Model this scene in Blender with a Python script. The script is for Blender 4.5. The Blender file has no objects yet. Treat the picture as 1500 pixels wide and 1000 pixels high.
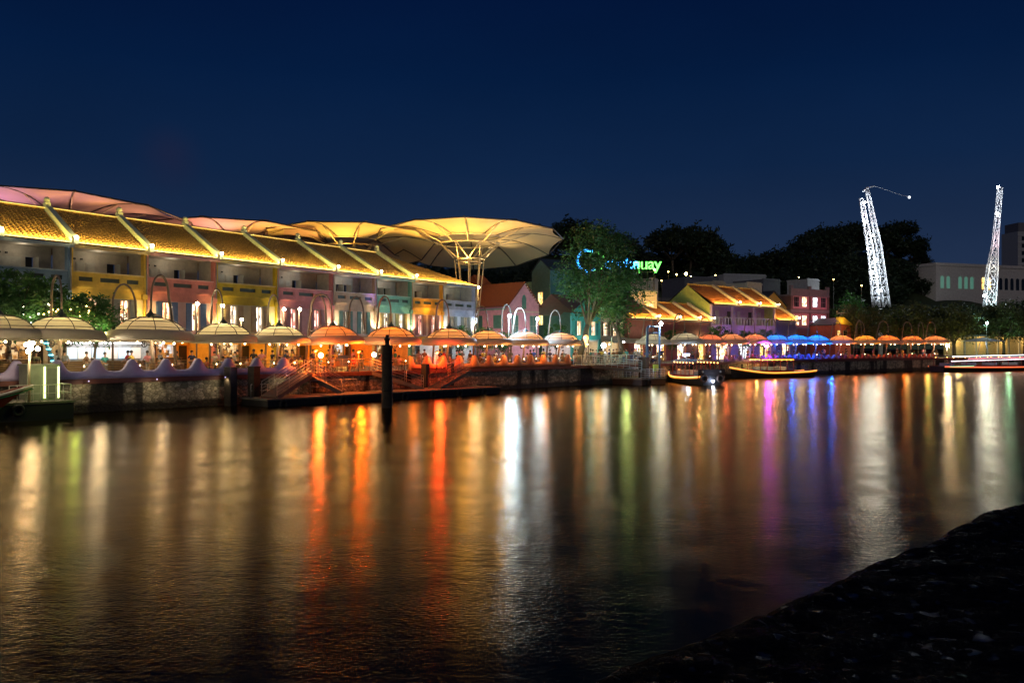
import bpy, bmesh, math, random
from mathutils import Vector, Matrix, noise as mnoise
random.seed(7)
R = math.radians
scene = bpy.context.scene
COL = scene.collection
# ------------------------------------------------------------------ camera, world, exposure
CAMH, HOR, F = 4.2, 507.0, 1250.0
cam_d = bpy.data.cameras.new('camera'); cam = bpy.data.objects.new('camera', cam_d); COL.objects.link(cam)
cam.location = (0, 0, CAMH); cam.rotation_euler = (R(90), 0, 0)
cam_d.sensor_width = 36.0; cam_d.lens = 36.0 * F / 1500.0
cam_d.shift_y = (HOR - 500.0) / 1500.0
cam_d.clip_start = 0.1; cam_d.clip_end = 6000
scene.camera = cam
scene.view_settings.view_transform = 'Standard'; scene.view_settings.look = 'None'
scene.view_settings.exposure = 0.9; scene.view_settings.gamma = 1.0
scene.cycles.use_denoising = True
scene.cycles.max_bounces = 6; scene.cycles.diffuse_bounces = 3; scene.cycles.glossy_bounces = 3
scene.cycles.transmission_bounces = 4; scene.cycles.transparent_max_bounces = 6
scene.cycles.sample_clamp_indirect = 4.0
world = bpy.data.worlds.new('World'); scene.world = world; world.use_nodes = True
nt = world.node_tree; nt.nodes.clear()
wo = nt.nodes.new('ShaderNodeOutputWorld'); bg = nt.nodes.new('ShaderNodeBackground')
tc = nt.nodes.new('ShaderNodeTexCoord'); sx = nt.nodes.new('ShaderNodeSeparateXYZ')
rp = nt.nodes.new('ShaderNodeValToRGB')
nt.links.new(tc.outputs['Generated'], sx.inputs[0]); nt.links.new(sx.outputs['Z'], rp.inputs[0])
els = rp.color_ramp.elements
els[0].position = 0.0; els[0].color = (0.0170, 0.0290, 0.0620, 1)
els[1].position = 0.42; els[1].color = (0.0004, 0.0052, 0.032, 1)
for p_, c_ in ((0.10, (0.0115, 0.0240, 0.0600)), (0.20, (0.0042, 0.0160, 0.0530)), (0.30, (0.0013, 0.0100, 0.0430))):
    e_ = els.new(p_); e_.color = (*c_, 1)
# a faint reddish wisp of cloud low in the sky
nz = nt.nodes.new('ShaderNodeTexNoise'); nz.inputs['Scale'].default_value = 9.0; nz.inputs['Detail'].default_value = 6
mp = nt.nodes.new('ShaderNodeMapping'); mp.inputs['Scale'].default_value = (1, 1, 2.2)
nt.links.new(tc.outputs['Generated'], mp.inputs[0]); nt.links.new(mp.outputs[0], nz.inputs['Vector'])
dst = nt.nodes.new('ShaderNodeVectorMath'); dst.operation = 'DISTANCE'
cd_ = Vector(((250 - 750) / F, 1, (HOR - 232) / F)).normalized(); dst.inputs[1].default_value = cd_
nt.links.new(tc.outputs['Generated'], dst.inputs[0])
mr = nt.nodes.new('ShaderNodeMapRange'); mr.inputs['From Min'].default_value = 0.045; mr.inputs['From Max'].default_value = 0.0
mr.interpolation_type = 'SMOOTHSTEP'
nt.links.new(dst.outputs['Value'], mr.inputs['Value'])
mm = nt.nodes.new('ShaderNodeMath'); mm.operation = 'MULTIPLY'
nt.links.new(mr.outputs[0], mm.inputs[0]); nt.links.new(nz.outputs[0], mm.inputs[1])
mx = nt.nodes.new('ShaderNodeMix'); mx.data_type = 'RGBA'; mx.inputs['B'].default_value = (0.012, 0.015, 0.045, 1)
nt.links.new(mm.outputs[0], mx.inputs['Factor']); nt.links.new(rp.outputs[0], mx.inputs['A'])
nz2 = nt.nodes.new('ShaderNodeTexNoise'); nz2.inputs['Scale'].default_value = 3.5; nz2.inputs['Detail'].default_value = 5; nt.links.new(mp.outputs[0], nz2.inputs['Vector'])
mr2 = nt.nodes.new('ShaderNodeMapRange'); mr2.inputs['To Min'].default_value = .82; mr2.inputs['To Max'].default_value = 1.22; nt.links.new(nz2.outputs[0], mr2.inputs['Value'])
mv = nt.nodes.new('ShaderNodeVectorMath'); mv.operation = 'SCALE'; nt.links.new(mx.outputs['Result'], mv.inputs[0]); nt.links.new(mr2.outputs[0], mv.inputs['Scale'])
nt.links.new(mv.outputs[0], bg.inputs['Color']); bg.inputs['Strength'].default_value = 0.58
nt.links.new(bg.outputs[0], wo.inputs['Surface'])
# the one sun lamp, turned down, added as soft fill from behind the camera
sl_d = bpy.data.lights.new('night_fill', 'SUN'); sl_d.energy = 0.13; sl_d.angle = math.radians(25); sl_d.color = (1, .86, .72)
sun = bpy.data.objects.new('night_fill', sl_d); COL.objects.link(sun); sun.rotation_euler = Vector((.25, 1, -.42)).to_track_quat('-Z', 'Y').to_euler()

# ------------------------------------------------------------------ helpers
def W(px, py, Y): return Vector(((px - 750) / F * Y, Y, CAMH + (HOR - py) / F * Y))
def XY(px, Y): return Vector(((px - 750) / F * Y, Y))

_m = {}
def M(name, col=(.5, .5, .5), rough=.6, metal=0.0, var=.12, scale=2.0, bump=0.0, bscale=18.0, emis=None, es=0.0, dirt=None, trans=0.0, spec=.5):
    if name in _m: return _m[name]
    m = bpy.data.materials.new(name); m.use_nodes = True; n = m.node_tree; L = n.links
    b = n.nodes['Principled BSDF']; out = n.nodes['Material Output']
    b.inputs['Roughness'].default_value = rough; b.inputs['Metallic'].default_value = metal
    b.inputs['Specular IOR Level'].default_value = spec
    t = n.nodes.new('ShaderNodeTexCoord')
    if var > 0:
        z = n.nodes.new('ShaderNodeTexNoise'); z.inputs['Scale'].default_value = scale; z.inputs['Detail'].default_value = 8; z.inputs['Roughness'].default_value = .65
        L.new(t.outputs['Object'], z.inputs['Vector'])
        r = n.nodes.new('ShaderNodeValToRGB'); r.color_ramp.elements[0].position = .3; r.color_ramp.elements[1].position = .7
        d = dirt if dirt else tuple(c * (1 - var * 2) for c in col)
        r.color_ramp.elements[0].color = (*d, 1); r.color_ramp.elements[1].color = (*[min(1, c * (1 + var)) for c in col], 1)
        L.new(z.outputs[0], r.inputs[0]); L.new(r.outputs[0], b.inputs['Base Color'])
    else: b.inputs['Base Color'].default_value = (*col, 1)
    if bump > 0:
        z2 = n.nodes.new('ShaderNodeTexNoise'); z2.inputs['Scale'].default_value = bscale; z2.inputs['Detail'].default_value = 6
        L.new(t.outputs['Object'], z2.inputs['Vector'])
        bp = n.nodes.new('ShaderNodeBump'); bp.inputs['Strength'].default_value = bump; bp.inputs['Distance'].default_value = .05
        L.new(z2.outputs[0], bp.inputs['Height']); L.new(bp.outputs[0], b.inputs['Normal'])
    if emis:
        b.inputs['Emission Color'].default_value = (*emis, 1); b.inputs['Emission Strength'].default_value = es
    if trans > 0:
        tr = n.nodes.new('ShaderNodeBsdfTranslucent'); tr.inputs['Color'].default_value = (*col, 1)
        ms = n.nodes.new('ShaderNodeMixShader'); ms.inputs[0].default_value = trans
        L.new(b.outputs[0], ms.inputs[1]); L.new(tr.outputs[0], ms.inputs[2]); L.new(ms.outputs[0], out.inputs[0])
    _m[name] = m; return m

def GLOW(name, col, s):
    """even emissive surface for lamps, signs, panels and boat bands"""
    if name in _m: return _m[name]
    m = bpy.data.materials.new(name); m.use_nodes = True; n = m.node_tree
    b = n.nodes['Principled BSDF']; b.inputs['Base Color'].default_value = (.8, .8, .8, 1)
    b.inputs['Emission Color'].default_value = (*col, 1); b.inputs['Emission Strength'].default_value = s
    _m[name] = m; return m

def ROOM(name, c1, c2, c3, s, scale=1.4):
    """lit room painted as pane emission: cells and noise suggest furniture, lamps and people"""
    if name in _m: return _m[name]
    m = bpy.data.materials.new(name); m.use_nodes = True; n = m.node_tree; L = n.links
    b = n.nodes['Principled BSDF']; b.inputs['Base Color'].default_value = (.02, .02, .02, 1); b.inputs['Roughness'].default_value = .1
    t = n.nodes.new('ShaderNodeTexCoord')
    mpp = n.nodes.new('ShaderNodeMapping'); mpp.inputs['Scale'].default_value = (scale * 1.6, scale * 1.6, scale); L.new(t.outputs['Object'], mpp.inputs[0])
    v = n.nodes.new('ShaderNodeTexVoronoi'); v.distance = 'CHEBYCHEV'; v.inputs['Scale'].default_value = 2.0; L.new(mpp.outputs[0], v.inputs['Vector'])
    sp = n.nodes.new('ShaderNodeSeparateColor'); L.new(v.outputs['Color'], sp.inputs[0])
    z = n.nodes.new('ShaderNodeTexNoise'); z.inputs['Scale'].default_value = 2.5; z.inputs['Detail'].default_value = 4; L.new(mpp.outputs[0], z.inputs['Vector'])
    ad = n.nodes.new('ShaderNodeMath'); ad.operation = 'MULTIPLY_ADD'; ad.inputs[1].default_value = .55; L.new(sp.outputs[0], ad.inputs[0])
    ml = n.nodes.new('ShaderNodeMath'); ml.operation = 'MULTIPLY'; ml.inputs[1].default_value = .5; L.new(z.outputs[0], ml.inputs[0]); L.new(ml.outputs[0], ad.inputs[2])
    r = n.nodes.new('ShaderNodeValToRGB'); L.new(ad.outputs[0], r.inputs[0])
    e = r.color_ramp.elements; e[0].position = .28; e[0].color = (*c3, 1); e[1].position = .85; e[1].color = (*c1, 1)
    k = e.new(.52); k.color = (*c2, 1)
    L.new(r.outputs[0], b.inputs['Emission Color']); b.inputs['Emission Strength'].default_value = s
    _m[name] = m; return m

class MB:
    def __init__(s): s.v = []; s.f = []; s.m = []; s.s = []
    def add(s, vs, fs, m=0, smooth=False):
        o = len(s.v); s.v += [tuple(v) for v in vs]
        for f in fs: s.f.append(tuple(i + o for i in f)); s.m.append(m); s.s.append(smooth)
        return s
    def box(s, x0, x1, y0, y1, z0, z1, m=0):
        vs = [(x, y, z) for z in (z0, z1) for y in (y0, y1) for x in (x0, x1)]
        return s.add(vs, [(0, 2, 3, 1), (4, 5, 7, 6), (0, 1, 5, 4), (2, 6, 7, 3), (0, 4, 6, 2), (1, 3, 7, 5)], m)
    def beam(s, a, b, wx, wz, m=0):
        a = Vector(a); b = Vector(b); d = (b - a).normalized(); up = Vector((0, 0, 1))
        if abs(d.z) > .99: up = Vector((1, 0, 0))
        x = d.cross(up).normalized() * wx / 2; z = x.cross(d).normalized() * wz / 2
        vs = [p + sx_ * x + sz_ * z for p in (a, b) for sz_ in (-1, 1) for sx_ in (-1, 1)]
        return s.add(vs, [(0, 1, 3, 2), (4, 6, 7, 5), (0, 4, 5, 1), (2, 3, 7, 6), (0, 2, 6, 4), (1, 5, 7, 3)], m)
    def tube(s, pts, r, n=8, m=0, caps=True, smooth=True):
        pts = [Vector(p) for p in pts]; rs = r if isinstance(r, (list, tuple)) else [r] * len(pts)
        vs = []; ref = None
        for i, p in enumerate(pts):
            d = (pts[min(i + 1, len(pts) - 1)] - pts[max(i - 1, 0)]).normalized()
            if ref is None:
                ref = d.cross(Vector((0, 0, 1)))
                if ref.length < .05: ref = d.cross(Vector((1, 0, 0)))
            ref = (ref - d * ref.dot(d)).normalized(); q = d.cross(ref)
            for k in range(n):
                a = 2 * math.pi * k / n; vs.append(p + (ref * math.cos(a) + q * math.sin(a)) * rs[i])
        fs = [(i * n + k, i * n + (k + 1) % n, (i + 1) * n + (k + 1) % n, (i + 1) * n + k) for i in range(len(pts) - 1) for k in range(n)]
        s.add(vs, fs, m, smooth)
        if caps:
            o = len(s.v) - len(vs)
            s.f.append(tuple(o + k for k in reversed(range(n)))); s.m.append(m); s.s.append(False)
            s.f.append(tuple(o + (len(pts) - 1) * n + k for k in range(n))); s.m.append(m); s.s.append(False)
        return s
    def lathe(s, prof, n=24, c=(0, 0, 0), m=0, smooth=True, close=False):
        vs = [(c[0] + r * math.cos(2 * math.pi * k / n), c[1] + r * math.sin(2 * math.pi * k / n), c[2] + z) for r, z in prof for k in range(n)]
        q = len(prof); fs = [(i * n + k, i * n + (k + 1) % n, (i + 1) * n + (k + 1) % n, (i + 1) * n + k) for i in range(q - 1) for k in range(n)]
        return s.add(vs, fs, m, smooth)
    def ball(s, c, r, n=10, m=0, sz=1.0):
        h = n // 2; pr = [(max(1e-4, r * math.sin(math.pi * i / h)), -r * sz * math.cos(math.pi * i / h)) for i in range(h + 1)]
        return s.lathe(pr, n, c, m)
    def prism(s, poly, y0, y1, m=0):
        """poly in (x, z), pushed from y0 to y1"""
        n = len(poly); vs = [(x, y0, z) for x, z in poly] + [(x, y1, z) for x, z in poly]
        return s.add(vs, [tuple(range(n)), tuple(range(2 * n - 1, n - 1, -1))] + [(i, i + n, (i + 1) % n + n, (i + 1) % n) for i in range(n)], m)
    def slab(s, poly, z0, z1, m=0):
        n = len(poly); vs = [(x, y, z0) for x, y in poly] + [(x, y, z1) for x, y in poly]
        return s.add(vs, [tuple(range(n - 1, -1, -1)), tuple(range(n, 2 * n))] + [(i, (i + 1) % n, (i + 1) % n + n, i + n) for i in range(n)], m)
    def torus(s, c, Rr, r, axis='y', n=18, k=8, m=0):
        vs = []
        for i in range(n):
            a = 2 * math.pi * i / n
            for j in range(k):
                b = 2 * math.pi * j / k; q = Rr + r * math.cos(b); u, v_, w_ = q * math.cos(a), q * math.sin(a), r * math.sin(b)
                p = (u, w_, v_) if axis == 'y' else ((w_, u, v_) if axis == 'x' else (u, v_, w_))
                vs.append((c[0] + p[0], c[1] + p[1], c[2] + p[2]))
        return s.add(vs, [(i * k + j, ((i + 1) % n) * k + j, ((i + 1) % n) * k + (j + 1) % k, i * k + (j + 1) % k) for i in range(n) for j in range(k)], m, True)
    def panel(s, x0, x1, z0, z1, y0, y1, holes=(), m=0):
        """a wall x0..x1, z0..z1 with rectangular holes (hx0, hx1, hz0, hz1) that share columns"""
        xs = sorted(set([x0, x1] + [h[0] for h in holes] + [h[1] for h in holes]))
        for a, b in zip(xs, xs[1:]):
            if b - a < 1e-5: continue
            hs = sorted([(h[2], h[3]) for h in holes if h[0] < (a + b) / 2 < h[1]]); z = z0
            for h0, h1 in hs:
                if h0 > z: s.box(a, b, y0, y1, z, h0, m)
                z = h1
            if z < z1: s.box(a, b, y0, y1, z, z1, m)
        return s
    def build(s, name, mats, parent=None, loc=None, rz=0):
        me = bpy.data.meshes.new(name); me.from_pydata(s.v, [], s.f)
        for m in (mats if isinstance(mats, (list, tuple)) else [mats]): me.materials.append(m)
        me.polygons.foreach_set('material_index', s.m); me.polygons.foreach_set('use_smooth', s.s)
        bm = bmesh.new(); bm.from_mesh(me); bmesh.ops.recalc_face_normals(bm, faces=bm.faces); bm.to_mesh(me); bm.free()
        o = bpy.data.objects.new(name, me); COL.objects.link(o)
        if loc is not None: o.location = loc
        if rz: o.rotation_euler = (0, 0, rz)
        if parent: o.parent = parent
        return o

def tag(o, label=None, cat=None, group=None, kind=None):
    for k, v in (('label', label), ('category', cat), ('group', group), ('kind', kind)):
        if v: o[k] = v
    return o
def thing(name, label, cat, loc=(0, 0, 0), rz=0, group=None):
    o = bpy.data.objects.new(name, None); COL.objects.link(o); o.empty_display_size = .3
    o.location = loc; o.rotation_euler = (0, 0, rz)
    return tag(o, label, cat, group)
KIDS = {}
def dup(o, parent=None):
    c = o.copy(); COL.objects.link(c)
    if parent: c.parent = parent
    for ch in [x for x in o.children]: dup(ch, c)
    return c
def place(o, loc, rz=0, label=None, sc=None):
    o.location = loc; o.rotation_euler = (0, 0, rz)
    if sc: o.scale = (sc,) * 3 if not isinstance(sc, tuple) else sc
    if label: o['label'] = label
    return o
def plight(loc, p, col=(1, .8, .5), r=.06, parent=None, name='lamp_light'):
    l = bpy.data.lights.new(name, 'POINT'); l.energy = p; l.color = col; l.shadow_soft_size = r
    o = bpy.data.objects.new(name, l); COL.objects.link(o); o.location = loc
    if parent: o.parent = parent
    return o
def slight(loc, target, p, col, ang=70, r=.08, parent=None, blend=.6, name='spot_light'):
    l = bpy.data.lights.new(name, 'SPOT'); l.energy = p; l.color = col; l.shadow_soft_size = r; l.spot_size = R(ang); l.spot_blend = blend
    o = bpy.data.objects.new(name, l); COL.objects.link(o); o.location = loc
    o.rotation_euler = (Vector(target) - Vector(loc)).to_track_quat('-Z', 'Y').to_euler()
    if parent: o.parent = parent
    return o
def strip(loc, rot, sx_, sy_, p, col, parent=None, name='strip_light'):
    l = bpy.data.lights.new(name, 'AREA'); l.shape = 'RECTANGLE'; l.size = sx_; l.size_y = sy_; l.energy = p; l.color = col
    o = bpy.data.objects.new(name, l); COL.objects.link(o); o.location = loc; o.rotation_euler = rot
    if parent: o.parent = parent
    return o
ORD = ['first', 'second', 'third', 'fourth', 'fifth', 'sixth', 'seventh', 'eighth', 'ninth', 'tenth', 'eleventh', 'twelfth', 'thirteenth', 'fourteenth', 'fifteenth', 'sixteenth', 'seventeenth', 'eighteenth', 'nineteenth', 'twentieth', 'twenty-first', 'twenty-second', 'twenty-third', 'twenty-fourth']

# ------------------------------------------------------------------ quay line
def qpt(px, yw): Y = CAMH * F / (yw - HOR); return Vector(((px - 750) / F * Y, Y))
Q = [qpt(110, 605), qpt(835, 565), qpt(1185, 548), qpt(1365, 542)]
d0 = (Q[1] - Q[0]).normalized()
Q = [Q[0] - d0 * 34] + Q + [Vector((99, 164)), Vector((150, 186)), Vector((420, 270))]
PZ = 2.1
def offs(off):
    out = []
    for i, p in enumerate(Q):
        a = (Q[i] - Q[i - 1]).normalized() if i else (Q[1] - Q[0]).normalized()
        b = (Q[i + 1] - Q[i]).normalized() if i < len(Q) - 1 else a
        t = (a + b).normalized(); n = Vector((-t.y, t.x)); out.append(p + n * off / max(.3, n.dot(Vector((-a.y, a.x)))))
    return out
def hit(px, off=0.0):
    """where the ray through column px meets the line `off` metres inland of the quay edge; also its direction"""
    k = (px - 750) / F; P = offs(off)
    for a, b in zip(P, P[1:]):
        d = b - a; den = d.x - k * d.y
        if abs(den) < 1e-9: continue
        t = (k * a.y - a.x) / den
        if -1e-6 <= t <= 1 and (a + d * t).y > 5: return a + d * t, d.normalized()
    a, b = P[0], P[1]; d = b - a; t = (k * a.y - a.x) / (d.x - k * d.y); return a + d * t, d.normalized()
def ang(d): return math.atan2(d.y, d.x)

# ------------------------------------------------------------------ ground, water, near bank
def water_mat():
    m = bpy.data.materials.new('river_water'); m.use_nodes = True; n = m.node_tree; L = n.links; b = n.nodes['Principled BSDF']
    n.nodes.remove(b); out = n.nodes['Material Output']; fr = n.nodes.new('ShaderNodeFresnel'); fr.inputs['IOR'].default_value = 1.27; gl = n.nodes.new('ShaderNodeBsdfGlossy'); gl.distribution = 'BECKMANN'; gl.inputs['Color'].default_value = (.72, .60, .43, 1); gl.inputs['Roughness'].default_value = .20; gl.inputs['Anisotropy'].default_value = .33; cv = n.nodes.new('ShaderNodeCombineXYZ'); cv.inputs[0].default_value = 1.0; L.new(cv.outputs[0], gl.inputs['Tangent']); df = n.nodes.new('ShaderNodeBsdfDiffuse'); df.inputs['Color'].default_value = (.012, .012, .007, 1); ms = n.nodes.new('ShaderNodeMixShader'); L.new(fr.outputs[0], ms.inputs[0]); L.new(df.outputs[0], ms.inputs[1]); L.new(gl.outputs[0], ms.inputs[2]); L.new(ms.outputs[0], out.inputs[0])
    t = n.nodes.new('ShaderNodeTexCoord')
    prev = None
    for sc, st, det, dist in (((.35, .6, 1), .13, 2, .08), ((3.2, 4.6, 1), .24, 4, .040), ((11, 15, 1), .55, 2, .018)):
        mp_ = n.nodes.new('ShaderNodeMapping'); mp_.inputs['Scale'].default_value = sc; L.new(t.outputs['Object'], mp_.inputs[0])
        z = n.nodes.new('ShaderNodeTexNoise'); z.inputs['Scale'].default_value = 1.0; z.inputs['Detail'].default_value = det; L.new(mp_.outputs[0], z.inputs['Vector'])
        bp = n.nodes.new('ShaderNodeBump'); bp.inputs['Strength'].default_value = st; bp.inputs['Distance'].default_value = dist
        L.new(z.outputs[0], bp.inputs['Height'])
        if prev: L.new(prev.outputs[0], bp.inputs['Normal'])
        if st > .15:      # gusts: patches of livelier and calmer water
            pz = n.nodes.new('ShaderNodeTexNoise'); pz.inputs['Scale'].default_value = .22 if st < .5 else .5; pz.inputs['Detail'].default_value = 3; L.new(t.outputs['Object'], pz.inputs['Vector'])
            pm = n.nodes.new('ShaderNodeMapRange'); pm.inputs['From Min'].default_value = .35; pm.inputs['From Max'].default_value = .65; pm.inputs['To Min'].default_value = st * .25; pm.inputs['To Max'].default_value = st * 1.35
            L.new(pz.outputs[0], pm.inputs['Value']); L.new(pm.outputs[0], bp.inputs['Strength'])
        prev = bp
    L.new(prev.outputs[0], gl.inputs['Normal'])
    return m
wq = MB(); wq.add([(-900, -60, 0), (1200, -60, 0), (1200, 1500, 0), (-900, 1500, 0)], [(0, 1, 2, 3)])
tag(wq.build('water', water_mat()), kind='structure')
pav = M('paving_stone', (.18, .15, .12), .6, bump=.2, bscale=6, scale=.8)
P0 = offs(0.5)
g = MB(); n0 = len(P0)
far = [Vector((420, 1500)), Vector((-700, 1500)), Vector((-700, 20))]
poly = [tuple(p) for p in P0] + [(1200, 1500), (-700, 1500), (-700, P0[0].y)]
g.add([(x, y, PZ) for x, y in poly], [tuple(range(len(poly)))])
tag(g.build('promenade', pav), kind='structure')

def stone_mat():
    m = bpy.data.materials.new('rubble_wall'); m.use_nodes = True; n = m.node_tree; L = n.links; b = n.nodes['Principled BSDF']
    t = n.nodes.new('ShaderNodeTexCoord'); mp_ = n.nodes.new('ShaderNodeMapping'); mp_.inputs['Scale'].default_value = (3.1, 3.1, 4.6); L.new(t.outputs['Object'], mp_.inputs[0])
    v = n.nodes.new('ShaderNodeTexVoronoi'); v.feature = 'DISTANCE_TO_EDGE'; v.inputs['Scale'].default_value = 1.0; L.new(mp_.outputs[0], v.inputs['Vector'])
    v2 = n.nodes.new('ShaderNodeTexVoronoi'); v2.inputs['Scale'].default_value = 1.0; L.new(mp_.outputs[0], v2.inputs['Vector'])
    r = n.nodes.new('ShaderNodeValToRGB'); r.color_ramp.elements[0].position = .0; r.color_ramp.elements[0].color = (.42, .40, .34, 1); r.color_ramp.elements[1].position = .12; r.color_ramp.elements[1].color = (1, 1, 1, 1)
    L.new(v.outputs['Distance'], r.inputs[0])
    r2 = n.nodes.new('ShaderNodeValToRGB'); r2.color_ramp.elements[0].color = (.16, .15, .095, 1); r2.color_ramp.elements[1].color = (.50, .45, .31, 1)
    sp = n.nodes.new('ShaderNodeSeparateColor'); L.new(v2.outputs['Color'], sp.inputs[0]); L.new(sp.outputs[0], r2.inputs[0])
    mu = n.nodes.new('ShaderNodeMix'); mu.data_type = 'RGBA'; mu.blend_type = 'MULTIPLY'; mu.inputs['Factor'].default_value = 1; L.new(r2.outputs[0], mu.inputs['A']); L.new(r.outputs[0], mu.inputs['B'])
    # tall damp streaks and the slimy tide band
    mp2 = n.nodes.new('ShaderNodeMapping'); mp2.inputs['Scale'].default_value = (.35, .35, .06); L.new(t.outputs['Object'], mp2.inputs[0])
    z = n.nodes.new('ShaderNodeTexNoise'); z.inputs['Scale'].default_value = 1.6; z.inputs['Detail'].default_value = 3; L.new(mp2.outputs[0], z.inputs['Vector'])
    r3 = n.nodes.new('ShaderNodeValToRGB'); r3.color_ramp.elements[0].position = .42; r3.color_ramp.elements[0].color = (.06, .06, .05, 1); r3.color_ramp.elements[1].position = .5; r3.color_ramp.elements[1].color = (1, 1, 1, 1); L.new(z.outputs[0], r3.inputs[0])
    mu2 = n.nodes.new('ShaderNodeMix'); mu2.data_type = 'RGBA'; mu2.blend_type = 'MULTIPLY'; mu2.inputs['Factor'].default_value = 1; L.new(mu.outputs['Result'], mu2.inputs['A']); L.new(r3.outputs[0], mu2.inputs['B'])
    sz = n.nodes.new('ShaderNodeSeparateXYZ'); L.new(t.outputs['Object'], sz.inputs[0])
    z4 = n.nodes.new('ShaderNodeTexNoise'); z4.inputs['Scale'].default_value = 1.2; L.new(t.outputs['Object'], z4.inputs['Vector'])
    a4 = n.nodes.new('ShaderNodeMath'); a4.operation = 'MULTIPLY_ADD'; a4.inputs[1].default_value = -.6; L.new(z4.outputs[0], a4.inputs[0]); L.new(sz.outputs['Z'], a4.inputs[2])
    r4 = n.nodes.new('ShaderNodeValToRGB'); r4.color_ramp.elements[0].position = .1; r4.color_ramp.elements[0].color = (.08, .09, .06, 1); r4.color_ramp.elements[1].position = .35; r4.color_ramp.elements[1].color = (1, 1, 1, 1); L.new(a4.outputs[0], r4.inputs[0])
    mu3 = n.nodes.new('ShaderNodeMix'); mu3.data_type = 'RGBA'; mu3.blend_type = 'MULTIPLY'; mu3.inputs['Factor'].default_value = 1; L.new(mu2.outputs['Result'], mu3.inputs['A']); L.new(r4.outputs[0], mu3.inputs['B'])
    L.new(mu3.outputs['Result'], b.inputs['Base Color']); b.inputs['Roughness'].default_value = .7
    bp = n.nodes.new('ShaderNodeBump'); bp.inputs['Strength'].default_value = .8; bp.inputs['Distance'].default_value = .08; L.new(v.outputs['Distance'], bp.inputs['Height']); L.new(bp.outputs[0], b.inputs['Normal'])
    return m
A, B = offs(0), offs(.9)
g = MB(); n0 = len(A)
vs = [(p.x, p.y, z) for z in (-1.5, PZ - .28) for p in A] + [(p.x, p.y, PZ - .28) for p in B]
fs = [(i, i + 1, n0 + i + 1, n0 + i) for i in range(n0 - 1)] + [(n0 + i, n0 + i + 1, 2 * n0 + i + 1, 2 * n0 + i) for i in range(n0 - 1)]
g.add(vs, fs)
qw = thing('quay_wall', 'long rubble stone river wall under the promenade', 'quay wall', (0, 0, 0))
g.build('stone_face', stone_mat(), qw)
A2 = offs(-.12); g = MB()
vs = [(p.x, p.y, z) for z in (PZ - .28, PZ + .03) for p in A2] + [(p.x, p.y, PZ + .03) for p in B] + [(p.x, p.y, PZ - .28) for p in B]
fs = [(k * n0 + i, k * n0 + i + 1, ((k + 1) % 4) * n0 + i + 1, ((k + 1) % 4) * n0 + i) for k in range(4) for i in range(n0 - 1)]
g.add(vs, fs); g.build('coping', M('coping_red', (.14, .05, .035), .6), qw)

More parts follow.
